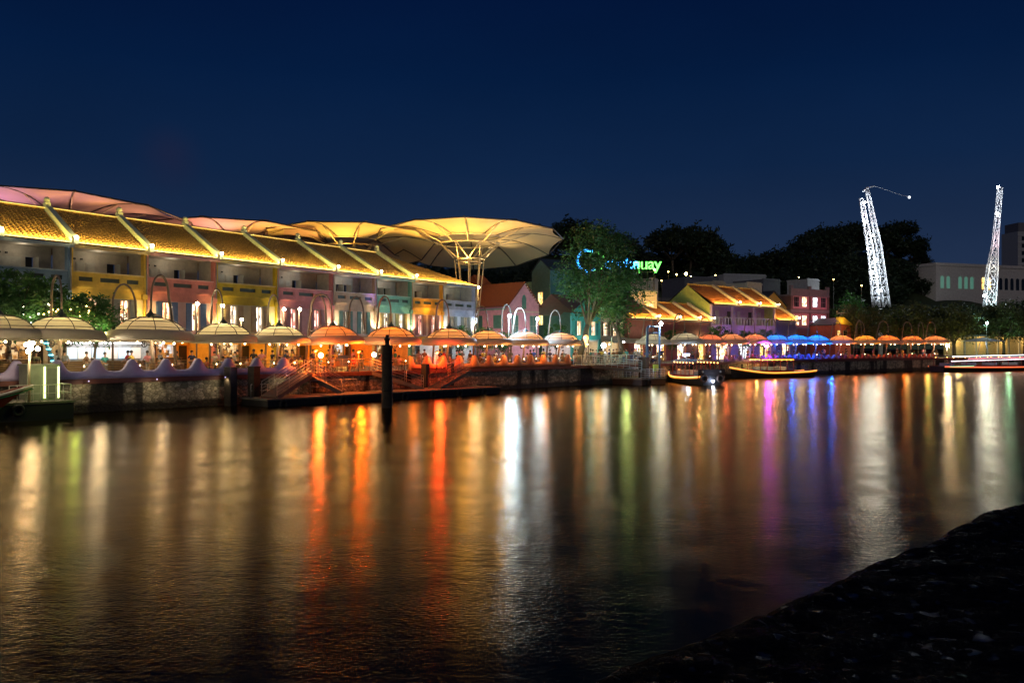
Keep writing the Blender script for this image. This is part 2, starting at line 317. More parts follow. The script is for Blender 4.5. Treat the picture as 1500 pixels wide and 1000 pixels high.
# near bank: a wet, worn stone ledge
def ledge():
    g = MB(); E0 = Vector((-.07, 2.34)); E1 = Vector((3.40, 5.72)); d = (E1 - E0).normalized(); nn = Vector((d.y, -d.x))
    nu, nv = 300, 110; ulen, vlen = 13.0, 5.2; vs = []
    for j in range(nv + 1):
        t = j / nv; v = -.02 + vlen * t ** 1.5
        for i in range(nu + 1):
            u = -4.0 + ulen * i / nu
            w = mnoise.fractal(Vector((u * 1.1, 0, 3)), 1, 2, 4) * .045
            p = E0 + d * u + nn * (v + w * math.exp(-v * 2))
            h = 3.2 + mnoise.fractal(Vector((u * .9, v * 1.4, 0)), 1, 2, 3) * .035 + mnoise.fractal(Vector((u * 6, v * 8, 5)), .8, 2, 6) * .015
            c = mnoise.noise(Vector((u * 2.2, v * 2.6, 9))); h -= max(0, .07 - abs(c)) * .22
            h -= .07 * max(0, 1 - v / .12) ** 2
            vs.append((p.x, p.y, h))
    s = nu + 1
    fs = [(j * s + i, j * s + i + 1, (j + 1) * s + i + 1, (j + 1) * s + i) for j in range(nv) for i in range(nu)]
    g.add(vs, fs, 0, True)
    sk = [(x, y, z) for x, y, z in vs[:s]]; sk2 = [(x + .05 * math.sin(i), y, -1) for i, (x, y, z) in enumerate(sk)]
    g.add(sk + sk2, [(i + 1, i, s + i, s + i + 1) for i in range(nu)])
    m = bpy.data.materials.new('wet_stone'); m.use_nodes = True; n = m.node_tree; L = n.links; n.nodes.remove(n.nodes['Principled BSDF']); out = n.nodes['Material Output']
    t = n.nodes.new('ShaderNodeTexCoord'); df = n.nodes.new('ShaderNodeBsdfDiffuse'); gl = n.nodes.new('ShaderNodeBsdfGlossy'); ms = n.nodes.new('ShaderNodeMixShader')
    z = n.nodes.new('ShaderNodeTexNoise'); z.inputs['Scale'].default_value = 26; z.inputs['Detail'].default_value = 10; L.new(t.outputs['Object'], z.inputs['Vector'])
    r = n.nodes.new('ShaderNodeValToRGB'); r.color_ramp.elements[0].position = .3; r.color_ramp.elements[0].color = (.003, .003, .003, 1); r.color_ramp.elements[1].position = .75; r.color_ramp.elements[1].color = (.012, .010, .012, 1); L.new(z.outputs[0], r.inputs[0]); L.new(r.outputs[0], df.inputs['Color'])
    bp = n.nodes.new('ShaderNodeBump'); bp.inputs['Strength'].default_value = 1; bp.inputs['Distance'].default_value = .04; L.new(z.outputs[0], bp.inputs['Height']); L.new(bp.outputs[0], gl.inputs['Normal']); L.new(bp.outputs[0], df.inputs['Normal'])
    w1 = n.nodes.new('ShaderNodeTexNoise'); w1.inputs['Scale'].default_value = 15; w1.inputs['Detail'].default_value = 10; L.new(t.outputs['Object'], w1.inputs['Vector'])
    r2 = n.nodes.new('ShaderNodeValToRGB'); r2.color_ramp.elements[0].position = .59; r2.color_ramp.elements[0].color = (.010, .010, .010, 1); r2.color_ramp.elements[1].position = .72; r2.color_ramp.elements[1].color = (.26, .26, .30, 1); L.new(w1.outputs[0], r2.inputs[0])
    gl.inputs['Roughness'].default_value = .22; L.new(r2.outputs[0], ms.inputs[0]); L.new(df.outputs[0], ms.inputs[1]); L.new(gl.outputs[0], ms.inputs[2]); L.new(ms.outputs[0], out.inputs[0])
    return g.build('near_bank', m)
tag(ledge(), kind='structure')
# ------------------------------------------------------------------ shophouse row
TILE = M('clay_tile', (.36, .21, .065), .7, var=.46, scale=14, bump=.3, bscale=9)
FIRE = M('limewash', (.62, .70, .52), .7)
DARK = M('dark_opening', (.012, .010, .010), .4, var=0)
PALE = M('pale_render', (.50, .47, .40), .8)
WARMSTRIP = GLOW('warm_led', (1, .62, .16), 2.2)
BULB = GLOW('bulb_warm', (1, .80, .48), 30)
BULBW = GLOW('bulb_white', (.85, .93, 1), 60)
BULBS = GLOW('bulb_soft', (1, .72, .38), 12)

def roof_tiles(g, w, depth, rise, y0, z0, w2=None, x2=0.0, pitch=.36, rows=16):
    """pan-tiled slope: eave along x at (y0, z0), rising inland; w2/x2 give the ridge length and shift for hips"""
    w2 = w if w2 is None else w2
    nx = max(4, int(w / pitch) * 6); vs = []
    for j in range(rows * 2 + 1):
        row = (j + 1) // 2; t = row / rows; st = .08 if j % 2 else 0.0
        for i in range(nx + 1):
            s = i / nx; xe = s * w; xr = x2 + s * w2; x = xe + (xr - xe) * t
            c = abs(math.sin(math.pi * xe / pitch)) * .12
            vs.append((x, y0 + depth * t, z0 + rise * t + c - st))
    s = nx + 1
    fs = [(j * s + i, j * s + i + 1, (j + 1) * s + i + 1, (j + 1) * s + i) for j in range(rows * 2) for i in range(nx)]
    g.add(vs, fs, 0, False)

def firewall(x, y0, z0, depth, rise, root, bulb=True, power=24, mat=FIRE, ends=True, h=.34, wd=.34):
    g = MB(); g.add([], [])
    n = Vector((0, -rise, depth)).normalized(); a = Vector((x, y0 - .05, z0)); b = Vector((x, y0 + depth, z0 + rise))
    g.beam(a + n * .1, b + n * .1, wd, h + .2)
    g.beam(a + n * (h / 2 + .23), b + n * (h / 2 + .23), wd + .12, .07)
    o = g.build('firewall', mat, root)
    if ends:
        g = MB(); e = b + n * .3; g.box(e.x - .2, e.x + .2, e.y - .2, e.y + .2, e.z - .2, e.z + .25); g.ball((e.x, e.y, e.z + .45), .24); g.build('finial', mat, o)
        e = a + n * .3; g = MB(); g.box(e.x - .19, e.x + .19, e.y - .12, e.y + .2, e.z - .3, e.z + .22); g.build('foot_block', mat, o)
    if bulb:
        e = a + n * .52; g = MB(); g.ball((e.x, e.y - .02, e.z + .02), .12, 8); g.build('bulb', BULB, o)
        plight((e.x, e.y - .30, e.z + .25), power, (1, .76, .30), .1, root)
    return o

LOWW = [M('rose_lower', (.55, .30, .30), .75), M('cream_lower', (.58, .46, .36), .75), M('cream_lower', (.58, .46, .36), .75), M('blush_lower', (.6, .36, .34), .75), M('pale_lower', (.5, .52, .6), .75)]
EC = Vector((-34.3, 57.1)); ED = (Vector((-4.6, 105.0)) - EC).normalized(); EN = Vector((-ED.y, ED.x)); EC = EC + EN * .5
def on_row(px):
    k = (px - 750) / F; t = (k * EC.y - EC.x) / (ED.x - k * ED.y); return t
SHUT = {}
def shophouse(i, pa, pb, col, colname, shut, room, gcol, gl, extra=''):
    ta, tb = on_row(pa), on_row(pb); w = tb - ta; p = EC + ED * ta
    wallm = M('render_' + colname.replace(' ', '_'), col, .75, var=.15, scale=1.1, bump=.15)
    root = thing('shophouse', '', 'shophouse', (p.x, p.y, PZ), ang(ED), 'shophouses in the lit riverfront row')
    root['label'] = extra
    T = 3.2
    # windows of the second storey
    k = [.29, .71]
    ws = [(w * c - .4, w * c + .4, 3.35, 5.65) for c in k]
    g = MB(); g.panel(.2, w - .2, T, 5.7, 0, .25, ws); g.build('wall', M('lightwash_lower_' + colname.replace(' ', '_'), tuple(c * .5 + .28 for c in col), .75, var=.12, scale=1.1) if i < 4 else LOWW[i - 4], root); g = MB(); g.box(.2, w - .2, -.04, .25, 5.703, 6.4); g.build('band', wallm, root)  # paler mix in the first bays paints in the uplight wash
    for a, b, c, d in ws:
        f = MB(); f.box(a, a + .07, .05, .2, c, d).box(b - .07, b, .05, .2, c, d).box(a + .07, b - .07, .05, .2, d - .07, d).box(a + .07, b - .07, .05, .2, c, c + .07).box((a + b) / 2 - .03, (a + b) / 2 + .03, .06, .18, c + .07, d - .07)
        fo = f.build('window', M('window_frame', (.5, .45, .36), .6), root)
        MB().box(a + .07, b - .07, .21, .24, c + .07, d - .07).build('pane', room, fo)
        for sgn, e in ((-1, a), (1, b)):
            s = MB(); x0, x1 = (e - .60, e - .02) if sgn < 0 else (e + .02, e + .60)
            s.box(x0, x1, -.07, -.02, c, d)
            for q in range(18):
                z = c + .12 + q * (d - c - .24) / 17; s.box(x0 + .06, x1 - .06, -.09, -.07, z - .03, z + .02)
            s.build('shutter', shut, fo)
    # pilasters
    for x0, x1 in ((0.0, .2), (w - .2, w)):
        MB().box(x0 + .003, x1 - .003, -.12, .3, 0, 9.3).build('pilaster', wallm, root)
    # capital brackets
    for x in (.1, w - .1):
        b = MB(); b.box(.003, .45, -.3, -.125, 5.75, 6.12) if x < 1 else b.box(w - .45, w - .003, -.3, -.125, 5.75, 6.12)
        b.build('bracket', wallm, root)
    # gallery parapet with three slots
    u = w - .4; sl = [(.2 + u * .08, .2 + u * .27), (.2 + u * .37, .2 + u * .65), (.2 + u * .75, .2 + u * .93)]
    g = MB(); g.panel(.2, w - .2, 6.55, 7.5, -.06, .12, [(a, b, 6.88, 7.2) for a, b in sl]); g.build('parapet', wallm, root); MB().box(.2, w - .2, -.12, .16, 7.503, 7.58).build('coping', M('coping_' + colname.replace(' ', '_'), tuple(min(1, c * .7 + .22) for c in col), .6), root)
    g = MB(); g.box(.2, w - .2, -.2, .25, 6.4, 6.55); g.build('moulding', wallm, root)
    for a, b in sl:
        MB().box(a, b, .05, .1, 6.88, 7.2).build('slot_backing', M('slot_shade', (.05, .075, .06), .6), root)  # dark backing that paints the shade into each parapet slot
    # the shaded upper gallery
    MB().box(.2, w - .2, .25, 2.0, 6.2, 6.4).build('gallery_floor', PALE, root)
    MB().box(0.02, w - .02, -.3, 2.2, 9.28, 9.38).build('gallery_ceiling', PALE, root)
    dr = random.Random(i); xo = w * (.5 + .12 * dr.random())
    holes = [(xo, xo + .62, 6.4, 8.5)]
    if i in (1, 5, 6): holes.insert(0, (max(.5, xo - 1.1), max(.5, xo - 1.1) + .5, 6.4, 8.5))
    if i == 1: holes = [(.45, .95, 6.4, 8.5), (w * .68, w * .68 + .75, 6.4, 8.5)]
    g = MB(); g.panel(.2, w - .2, 6.4, 9.28, 2.0, 2.2, holes); gw = g.build('gallery_wall', PALE, root)
    for a, b, c, d in holes:
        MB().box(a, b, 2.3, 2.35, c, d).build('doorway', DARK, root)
        MB().box(b + .02, b + .07, 1.45, 1.99, c, d).build('door_leaf', M('door_white', (.5, .5, .44), .6), root)
    for q in range(3):
        a = w * (.14 + q * .13)
        if any(h[0] - .75 < a < h[1] + .1 for h in holes): continue
        pn = MB(); pn.box(a, a + .7, 1.95, 1.99, 6.45, 8.45); pn.box(a + .08, a + .62, 1.93, 1.95, 6.9, 8.3); pn.build('door_panel', M('door_white'), root)
    for q in (.24, .33):
        MB().box(w * q, w * q + .14, 1.9, 1.99, 8.62, 8.74).build('wall_lamp', M('dark_metal', (.03, .03, .03), .5), root)
    plight((w * .45, .9, 9.0), 9, (1, .82, .6), .3, root, 'gallery_fill')  # dim fill light added under the gallery ceiling
    for x in (.02, w - .12):
        MB().box(x, x + .1, .3, 2.0, 6.4, 9.28).build('party_wall', PALE, root)
    # open ground floor
    MB().box(.02, w - .02, 0, 3.2, 2.75, T).build('floor_beam', wallm, root)
    MB().box(.02, w - .02, 3.2, 3.4, 0, T).build('shop_back', gcol, root)
    for x in (.02, w - .12): MB().box(x, x + .1, .3, 3.2, 0, 2.75).build('shop_side', gcol, root)
    cm = M('shop_counter', (.12, .07, .04), .5)
    g = MB(); a = w * .18; b = w * .75; g.box(a, b, 2.2, 2.7, 0, 1.1); g.box(a - .05, b + .05, 2.1, 2.75, 1.1, 1.16); g.build('counter', cm, root)
    sh = MB()
    for z in (1.35, 1.75, 2.15): sh.box(a, b, 2.95, 3.12, z - .03, z)
    for x in (a, (a + b) / 2, b): sh.box(x - .03, x + .03, 2.93, 3.12, 1.17, 2.3)
    so = sh.build('shelf_rack', cm, root)
    MB().box(a + .03, b - .03, 3.14, 3.18, 1.2, 2.25).build('backlit_panel', ROOM('bar_shelf%d' % (i % 3), ((1, .8, .45), (1, .55, .2), (.7, .9, 1))[i % 3], (.6, .25, .05), (.05, .02, .01), .6, 1.3), so)
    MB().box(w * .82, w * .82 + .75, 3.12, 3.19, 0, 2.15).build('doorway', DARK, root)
    MB().box(w * .03 + .15, w * .03 + .65, 3.12, 3.19, .9, 1.8).build('menu_board', M('menu_board', (.06, .02, .03), .5), root)
    for x in (w * .3, w * .68):
        MB().ball((x, 1.5, 2.45), .1, 8).build('pendant', BULBS, root)
    plight((w * .5, 1.6, 2.2), gl[0], gl[1], .12, root)
    # roof
    hip = i == 8
    y0, z0 = -.5, 9.5; pm = (pa + pb) / 2; dep = 3.6 + 2.0 * min(1, max(0, (pm - 60) / 420)); rise = 2.75 + .5 * min(1, max(0, (pm - 60) / 420))
    g = MB()
    if i == 7: roof_tiles(g, w, dep, rise, y0, z0, w2=w * .30 + .01, x2=0, rows=18)
    elif i == 8: roof_tiles(g, w, dep * .9, rise * .9, y0, z0, w2=.05, x2=-w * .65, rows=16)
    else: roof_tiles(g, w, dep, rise, y0, z0, rows=18)
    ro = g.build('roof', TILE, root)
    if i < 7:
        MB().tube([(0, y0 + dep, z0 + rise + .06), (w, y0 + dep, z0 + rise + .06)], .16, 8).build('ridge_cap', M('ridge_tile', (.5, .33, .10), .7), ro)
        bk = MB(); bk.add([(0, y0 + dep + .05, z0 + rise - .02), (w, y0 + dep + .05, z0 + rise - .02), (w, y0 + dep * 2, z0 - .1), (0, y0 + dep * 2, z0 - .1)], [(0, 1, 2, 3)]); bk.build('rear_slope', TILE, ro)
        MB().tube([(.2, y0 + dep - .3, z0 + rise + .08), (w - .2, y0 + dep - .3, z0 + rise + .08)], .02, 6).build('ridge_light', GLOW('ridge_led', (1, .65, .12), 1.1), ro)
    g = MB(); g.box(-.02, w + .02, y0 - .14, y0 + .0, z0 - .30, z0 - .06); g.box(-.02, w + .02, y0 + .003, y0 + .5, z0 - .2, z0 - .1); gu = g.build('gutter', M('gutter_' + colname.replace(' ', '_'), tuple(min(1, c * .6 + .15) for c in col), .5), root)
    MB().tube([(.1, y0 + .03, z0 + .1), (w - .1, y0 + .03, z0 + .1)], .03, 6).build('light_strip', WARMSTRIP, gu)
    # a shielded linear lamp grazing up the tiles
    sl_ = math.atan2(rise, dep)
    strip((w / 2, y0 - .06, z0 + .22), (R(90) + sl_ - .05, 0, 0), w * .96, .05, 27 * w, (1, .66, .12), root, 'eave_light')
    firewall(w if i not in (8,) else w, y0, z0, dep, rise, root) if i < 7 else None
    if i == 0: firewall(0, y0, z0, dep, rise, root)
    # uplight at the right-hand pilaster
    u = MB(); u.tube([(w - .5, -.5, 3.3), (w - .42, -.42, 3.5)], .09, 8); uo = u.build('uplight', M('dark_metal', (.03, .03, .03), .5), root)
    slight((w - .45, -.55, 3.5), (w - .05, .05, 6.0), 330 if i not in (5, 6) else 420, (gl[2][0], gl[2][1] * .85, gl[2][2] * .6), 78, .06, root)
    if i: slight((.45, -.55, 3.5), (.1, .05, 6.0), 230, (gl[2][0], gl[2][1] * .85, gl[2][2] * .6), 78, .06, root)  # left spot added without a fixture to widen the wall wash
    # downpipe
    MB().tube([(w - .02, -.2, 9.2), (w - .02, -.2, .1)], .05, 6).build('downpipe', M('pipe_grey', (.3, .29, .27), .5), root)
    return root, w
S_BLUE = M('shutter_blue', (.10, .17, .33), .6); S_GREY = M('shutter_grey', (.24, .25, .22), .6); S_GREEN = M('shutter_green', (.10, .2, .15), .6)
S_TAN = M('shutter_tan', (.36, .26, .13), .6); S_ROSE = M('shutter_rose', (.34, .14, .13), .6); S_OCH = M('shutter_ochre', (.4, .27, .08), .6)
RM1 = ROOM('room_warm', (1, .86, .6), (1, .42, .15), (.06, .02, .01), 2.6)
RM2 = ROOM('room_pale', (1, .95, .85), (.75, .55, .35), (.03, .02, .02), 2.2)
RM3 = ROOM('room_dim', (.7, .6, .42), (.15, .12, .08), (.008, .01, .01), .8)
RM4 = ROOM('room_pink', (1, .75, .68), (.9, .3, .22), (.1, .02, .02), 1.8)
G_YEL = M('shop_yellow', (.80, .42, .05), .7); G_ORG = M('shop_orange', (.75, .22, .04), .7); G_WHT = M('shop_white', (.7, .7, .68), .6)
WW = (1, .55, .18); WY = (1, .56, .12); CW = (.8, .92, 1)
BAY = [
 (-8, 102, (.24, .36, .48), 'dusty blue', S_BLUE, RM3, G_WHT, (70, WW, (.8, .9, 1)), 'dusty blue shophouse half hidden by trees at the left edge'),
 (102, 213, (.80, .54, .08), 'amber yellow', S_GREY, RM1, G_WHT, (200, CW, (1, .75, .3)), 'amber yellow shophouse with grey shutters beside the dusty blue one'),
 (213, 315, (.64, .23, .19), 'salmon red', S_BLUE, RM1, G_YEL, (120, WY, (1, .82, .42)), 'salmon red shophouse with blue shutters between two yellow ones'),
 (315, 405, (.50, .38, .015), 'olive yellow', S_TAN, RM2, G_YEL, (160, WY, (1, .9, .55)), 'olive yellow shophouse with tan shutters'),
 (405, 487, (.64, .25, .27), 'rose pink', S_ROSE, RM4, G_YEL, (260, (1, .5, .05), (1, .86, .72)), 'rose pink shophouse with rose shutters, starry lamps before it'),
 (487, 550, (.50, .36, .24), 'beige', S_GREEN, RM3, G_ORG, (190, (1, .5, .06), (1, .93, .75)), 'beige shophouse with green shutters and a violet light on its parapet'),
 (550, 602, (.16, .38, .29), 'sea green', S_OCH, RM2, G_ORG, (120, WW, (1, .93, .75)), 'sea green shophouse with ochre shutters'),
 (602, 648, (.74, .34, .04), 'orange', S_ROSE, RM4, G_WHT, (110, CW, (1, .9, .78)), 'orange shophouse glowing under its gallery'),
 (648, 695, (.38, .42, .58), 'lavender grey', S_GREY, RM3, G_WHT, (90, CW, (.85, .92, 1)), 'lavender grey shophouse at the hipped end of the row'),
]
ROWS = []
for i, b in enumerate(BAY):
    ROWS.append(shophouse(i, *b[:8], extra=b[8]))
# violet wash on the beige bay, amber wash on the orange bay (bare lights set before the walls)
r5, w5 = ROWS[5]
slight((w5 - .2, -1.6, 6.0), (w5 - 1.2, .2, 8.2), 90, (.25, .12, 1), 50, .1, r5, .15)
slight((w5 - 1.0, -2.2, 6.4), (w5 - .6, .1, 7.0), 40, (.35, .25, 1), 40, .1, r5, .15)
r7, w7 = ROWS[7]
plight((w7 * .45, -.9, 6.1), 45, (1, .6, .08), .1, r7)
r6, w6 = ROWS[6]; plight((w6 * .5, -1.1, 5.4), 14, (.7, 1, .8), .1, r6)
r8, w8 = ROWS[8]; plight((w8 * .5, -1.1, 5.4), 18, (.7, .9, 1), .1, r8)
MB().box(w8 - .6, w8 - .1, -.45, -.4, 5.0, 5.6).build('projecting_sign', GLOW('sign_white_blue', (.6, .85, 1), 2.0), r8)
# return wall closing the end of the row
MB().box(w8 + .003, w8 + .2, .3, 9, 0, 9.4).build('end_wall', M('render_lavender_grey'), r8)

# ------------------------------------------------------------------ membrane canopies over the street behind
MEM = M('membrane', (.78, .66, .42), .6, var=.05, scale=.3, trans=.35)
MEMP = M('membrane_rose', (.72, .52, .50), .6, var=.05, scale=.3, trans=.35)
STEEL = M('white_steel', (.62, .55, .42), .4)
DST = M('dark_steel', (.10, .08, .07), .5)  # dark steel of ribs, edge cables and vent crowns
def canopy(cx, cy, rr, Rr, zring, zn, zs, zf, nv, rot, mem, label, cname, neck=True, lights=(), sag=.8):
    root = thing('membrane_canopy', label, 'canopy', (cx, cy, PZ), 0, 'membrane canopies over the street')
    def zrim(a):
        s = math.sin(a); return (zs + (zn - zs) * max(0, -s) + (zf - zs) * max(0, s)) - PZ
    zr = zring - PZ; A = [rot + 2 * math.pi * k / nv for k in range(nv)]
    m = MB(); sub = 8; vs = []; nr = 8
    for j in range(nr + 1):
        t = j / nr
        for k in range(nv * sub):
            a = rot + 2 * math.pi * k / (nv * sub); ph = (k % sub) / sub; c = math.cos(math.pi / nv) / math.cos(((ph - .5) * 2 * math.pi / nv))
            scal = math.sin(math.pi * ph)
            Ro = Rr * c * (1 - .045 * scal); r = rr + (Ro - rr) * t
            z = zr + (zrim(a) - zr) * t + 1.1 * math.sin(math.pi * t) * .55 - sag * scal * (.25 + .75 * t) * .55 * math.sin(math.pi * min(1, t * .85 + .15))
            vs.append((r * math.cos(a), r * math.sin(a), z))
    N = nv * sub
    m.add(vs, [(j * N + k, j * N + (k + 1) % N, (j + 1) * N + (k + 1) % N, (j + 1) * N + k) for j in range(nr) for k in range(N)], 0, True)
    m.build('membrane', mem, root)
    for a in A:
        p = [((rr + (Rr - rr) * t) * math.cos(a), (rr + (Rr - rr) * t) * math.sin(a), zr + (zrim(a) - zr) * t + 1.1 * math.sin(math.pi * t) * .55 + .05) for t in (0, .25, .5, .75, 1)]
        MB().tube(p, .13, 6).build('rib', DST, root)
        MB().tube([(p[0][0], p[0][1], p[0][2] - .9), (p[2][0] * .98, p[2][1] * .98, p[2][2] - .12)], .07, 6).build('brace', STEEL, root)
    MB().torus((0, 0, zr), rr, .14, 'z', 32, 6).build('upper_ring', STEEL, root)
    MB().torus((0, 0, zr - .9), rr * .97, .10, 'z', 32, 6).build('upper_ring', STEEL, root)
    rimp = [(Rr * math.cos(a), Rr * math.sin(a), zrim(a)) for a in A + A[:1]]
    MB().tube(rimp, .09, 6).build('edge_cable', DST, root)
    # spiky vent crown
    f = MB()
    for k in range(8):
        a = k * math.pi / 4; f.tube([(1.5 * math.cos(a), 1.5 * math.sin(a), zr + .6), (0, 0, zr + 2.0)], .03, 5)
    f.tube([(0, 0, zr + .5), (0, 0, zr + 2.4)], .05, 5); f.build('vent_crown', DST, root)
    m2 = MB(); m2.lathe([(rr, zr + .05), (rr * .6, zr + .5), (.3, zr + .9)], 24); m2.build('vent_membrane', mem, root)
    if neck:
        zn_ = zring - 2.9 - PZ; rn = 1.95; K = 8
        MB().torus((0, 0, zn_), rn, .10, 'z', K, 6).build('neck_ring', STEEL, root)
        MB().torus((0, 0, zn_ - .5), rn * .93, .08, 'z', K, 6).build('neck_ring', STEEL, root)
        for k in range(K):
            a = 2 * math.pi * k / K; b = a + math.pi / K
            MB().tube([(rn * math.cos(a), rn * math.sin(a), zn_), (rr * math.cos(b), rr * math.sin(b), zr - .9)], .065, 6).build('strut', STEEL, root)
            MB().tube([(rn * math.cos(a), rn * math.sin(a), zn_), (rr * math.cos(b - 2 * math.pi / K), rr * math.sin(b - 2 * math.pi / K), zr - .9)], .065, 6).build('strut', STEEL, root)
            MB().tube([(rn * math.cos(a), rn * math.sin(a), zn_), (.55 * math.cos(a), .55 * math.sin(a), 0)], .07, 6).build('column_tube', STEEL, root)
        for z in (zn_ * .62, zn_ * .3):
            q = .55 + (rn - .55) * z / zn_; MB().torus((0, 0, z), q, .06, 'z', K, 6).build('tie_ring', STEEL, root)
    for x, y, z, p, c in lights: slight((x, y, z), (x * .9, y * .9 - 3.2, z + 4), p * 1.9, c, 140, .3, root, .5)
    return root
YL = (1, .52, .09); PK = (.95, .48, .62)
canopy(-5.6, 112, 4.1, 12.3, 18.5, 19.3, 18.3, 15.4, 12, 0, MEM, 'big golden membrane canopy on a funnel column at the end of the row', 'main', True,
       [(-.5, -2.2, 12.2, 1000, YL), (-5, -4, 11.5, 750, YL), (4.5, -5, 12, 420, YL), (4, 4, 11.5, 420, (1, .66, .28))])
canopy(-21.4, 112, 3.4, 11.3, 18.2, 19.0, 18.0, 15.2, 10, R(-105), MEM, 'golden membrane canopy left of the funnel column canopy, above the red ridge', 'mid', True,
       [(0, -4.5, 12.5, 700, YL), (5, -5, 12.0, 450, YL), (-6, -4, 12.0, 350, YL)])
canopy(-35.5, 109, 3, 12.0, 18.3, 18.9, 18.1, 17, 10, R(-90), MEMP, 'dusky orange membrane canopy just showing over the middle ridges', 'small', False,
       [(0, -6, 12.5, 700, (1, .45, .3)), (6, -5, 12.5, 600, YL)])
canopy(-51, 98, 4, 14.2, 19.2, 20.0, 18.3, 16.8, 12, 0, MEMP, 'rose lit membrane canopy above the leftmost roofs', 'left', False,
       [(-3, -8, 13.2, 430, PK), (6, -8, 13.2, 260, (1, .5, .42)), (9, -3, 13.6, 200, (1, .5, .25)), (-8, -9, 14.2, 260, (.4, .2, 1)), (3, -9.5, 14.6, 90, (1, .5, .05)), (7, -6, 15, 60, (1, .5, .05))])
# ------------------------------------------------------------------ quay parasols
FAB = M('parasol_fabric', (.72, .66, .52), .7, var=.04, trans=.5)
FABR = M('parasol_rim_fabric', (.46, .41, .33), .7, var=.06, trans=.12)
TUB = M('painted_tube', (.20, .15, .11), .5)
TUBD = M('dark_tube', (.05, .045, .04), .5)
def make_parasol():
    t = thing('parasol', 'x', 'parasol', (0, 0, 0), 0, 'lily pad parasols along the quay')
    # z = 0 is the rim's lower edge
    d = MB(); N = 48
    def dome(a, q):   # q: 0 edge .. 1 crown
        ph = (a * 8 / (2 * math.pi)) % 1; sc = 1 - .035 * math.sin(math.pi * ph)
        r = 2.08 * (1 - q ** 1.35 * .93) * sc; return (r * math.cos(a), r * math.sin(a), .60 + .88 * math.sin(q * math.pi / 2) ** .95)
    vs = [dome(2 * math.pi * k / N, j / 9) for j in range(10) for k in range(N)]
    d.add(vs, [(j * N + k, j * N + (k + 1) % N, (j + 1) * N + (k + 1) % N, (j + 1) * N + k) for j in range(9) for k in range(N)], 0, True)
    d.build('dome', FAB, t)
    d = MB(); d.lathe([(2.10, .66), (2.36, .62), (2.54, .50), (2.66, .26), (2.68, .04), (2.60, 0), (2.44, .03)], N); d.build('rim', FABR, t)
    d = MB(); d.lathe([(2.58, -.06), (1.7, .06), (.5, .25)], N); d.build('underside', FAB, t)
    for k in range(8):
        a = 2 * math.pi * k / 8; p = [Vector(dome(a, j / 6)) * 1.0 + Vector((0, 0, .05)) for j in range(7)]
        p = [Vector((v.x * 1.03, v.y * 1.03, v.z)) for v in p]; p.insert(0, Vector((2.4 * math.cos(a), 2.4 * math.sin(a), .58)))
        MB().tube(p, .028, 5).build('rib', TUBD, t)
    for q in (.12, .42, .68):
        x, y, z = dome(0, q); MB().torus((0, 0, z + .04), x * 1.03, .022, 'z', 40, 5).build('ring', TUBD, t)
    d = MB(); d.lathe([(.34, 1.48), (.26, 1.66), (.1, 1.82), (.06, 2.0)], 12); d.build('hub', M('hub_green', (.04, .06, .055), .5), t)
    # swan-neck mast standing inland of the pad
    H = -2.42
    pts = [(.15, 2.5, H), (.1, 2.25, .4), (.05, 1.92, 2.3)] + [(0, .92 + .86 * math.cos(a), 2.9 + 1.35 * math.sin(a)) for a in [math.pi * k / 10 for k in range(0, 11)]] + [(0, .02, 2.0)]
    MB().tube(pts, [.10] * 3 + [.08] * 6 + [.065] * 6, 8).build('mast', TUB, t)
    MB().tube([(.1, 2.12, 1.0), (0, 1.0, 1.62), (0, .1, 1.75)], .035, 6).build('stay', TUB, t)
    for s in (-1, 1):
        MB().tube([(0, 2.1, 1.2), (s * 1.4, .9, .95)], .03, 6).build('stay', TUB, t)
    # post with two cooling fans under the pad
    MB().tube([(0, .5, H), (0, .12, .25)], [.13, .10], 10).build('post', TUB, t)
    for s in (-1, 1):
        f = MB(); f.tube([(s * .1, .25, -.28), (s * .42, .2, -.22)], .04, 6); f.torus((s * .55, .15, -.2), .2, .035, 'y', 14, 5)
        for k in range(5):
            a = k * 2 * math.pi / 5; f.beam((s * .55, .15, -.2), (s * .55 + .18 * math.cos(a), .15, -.2 + .18 * math.sin(a)), .07, .02)
        f.build('cooling_fan', TUBD, t)
    for x, y in ((0, -1.2), (-1.5, -.9), (1.5, -.7), (.8, 1.3)): MB().ball((x, y, -.14), .07, 8).build('lamp', BULBS, t)
    return t
par0 = make_parasol()
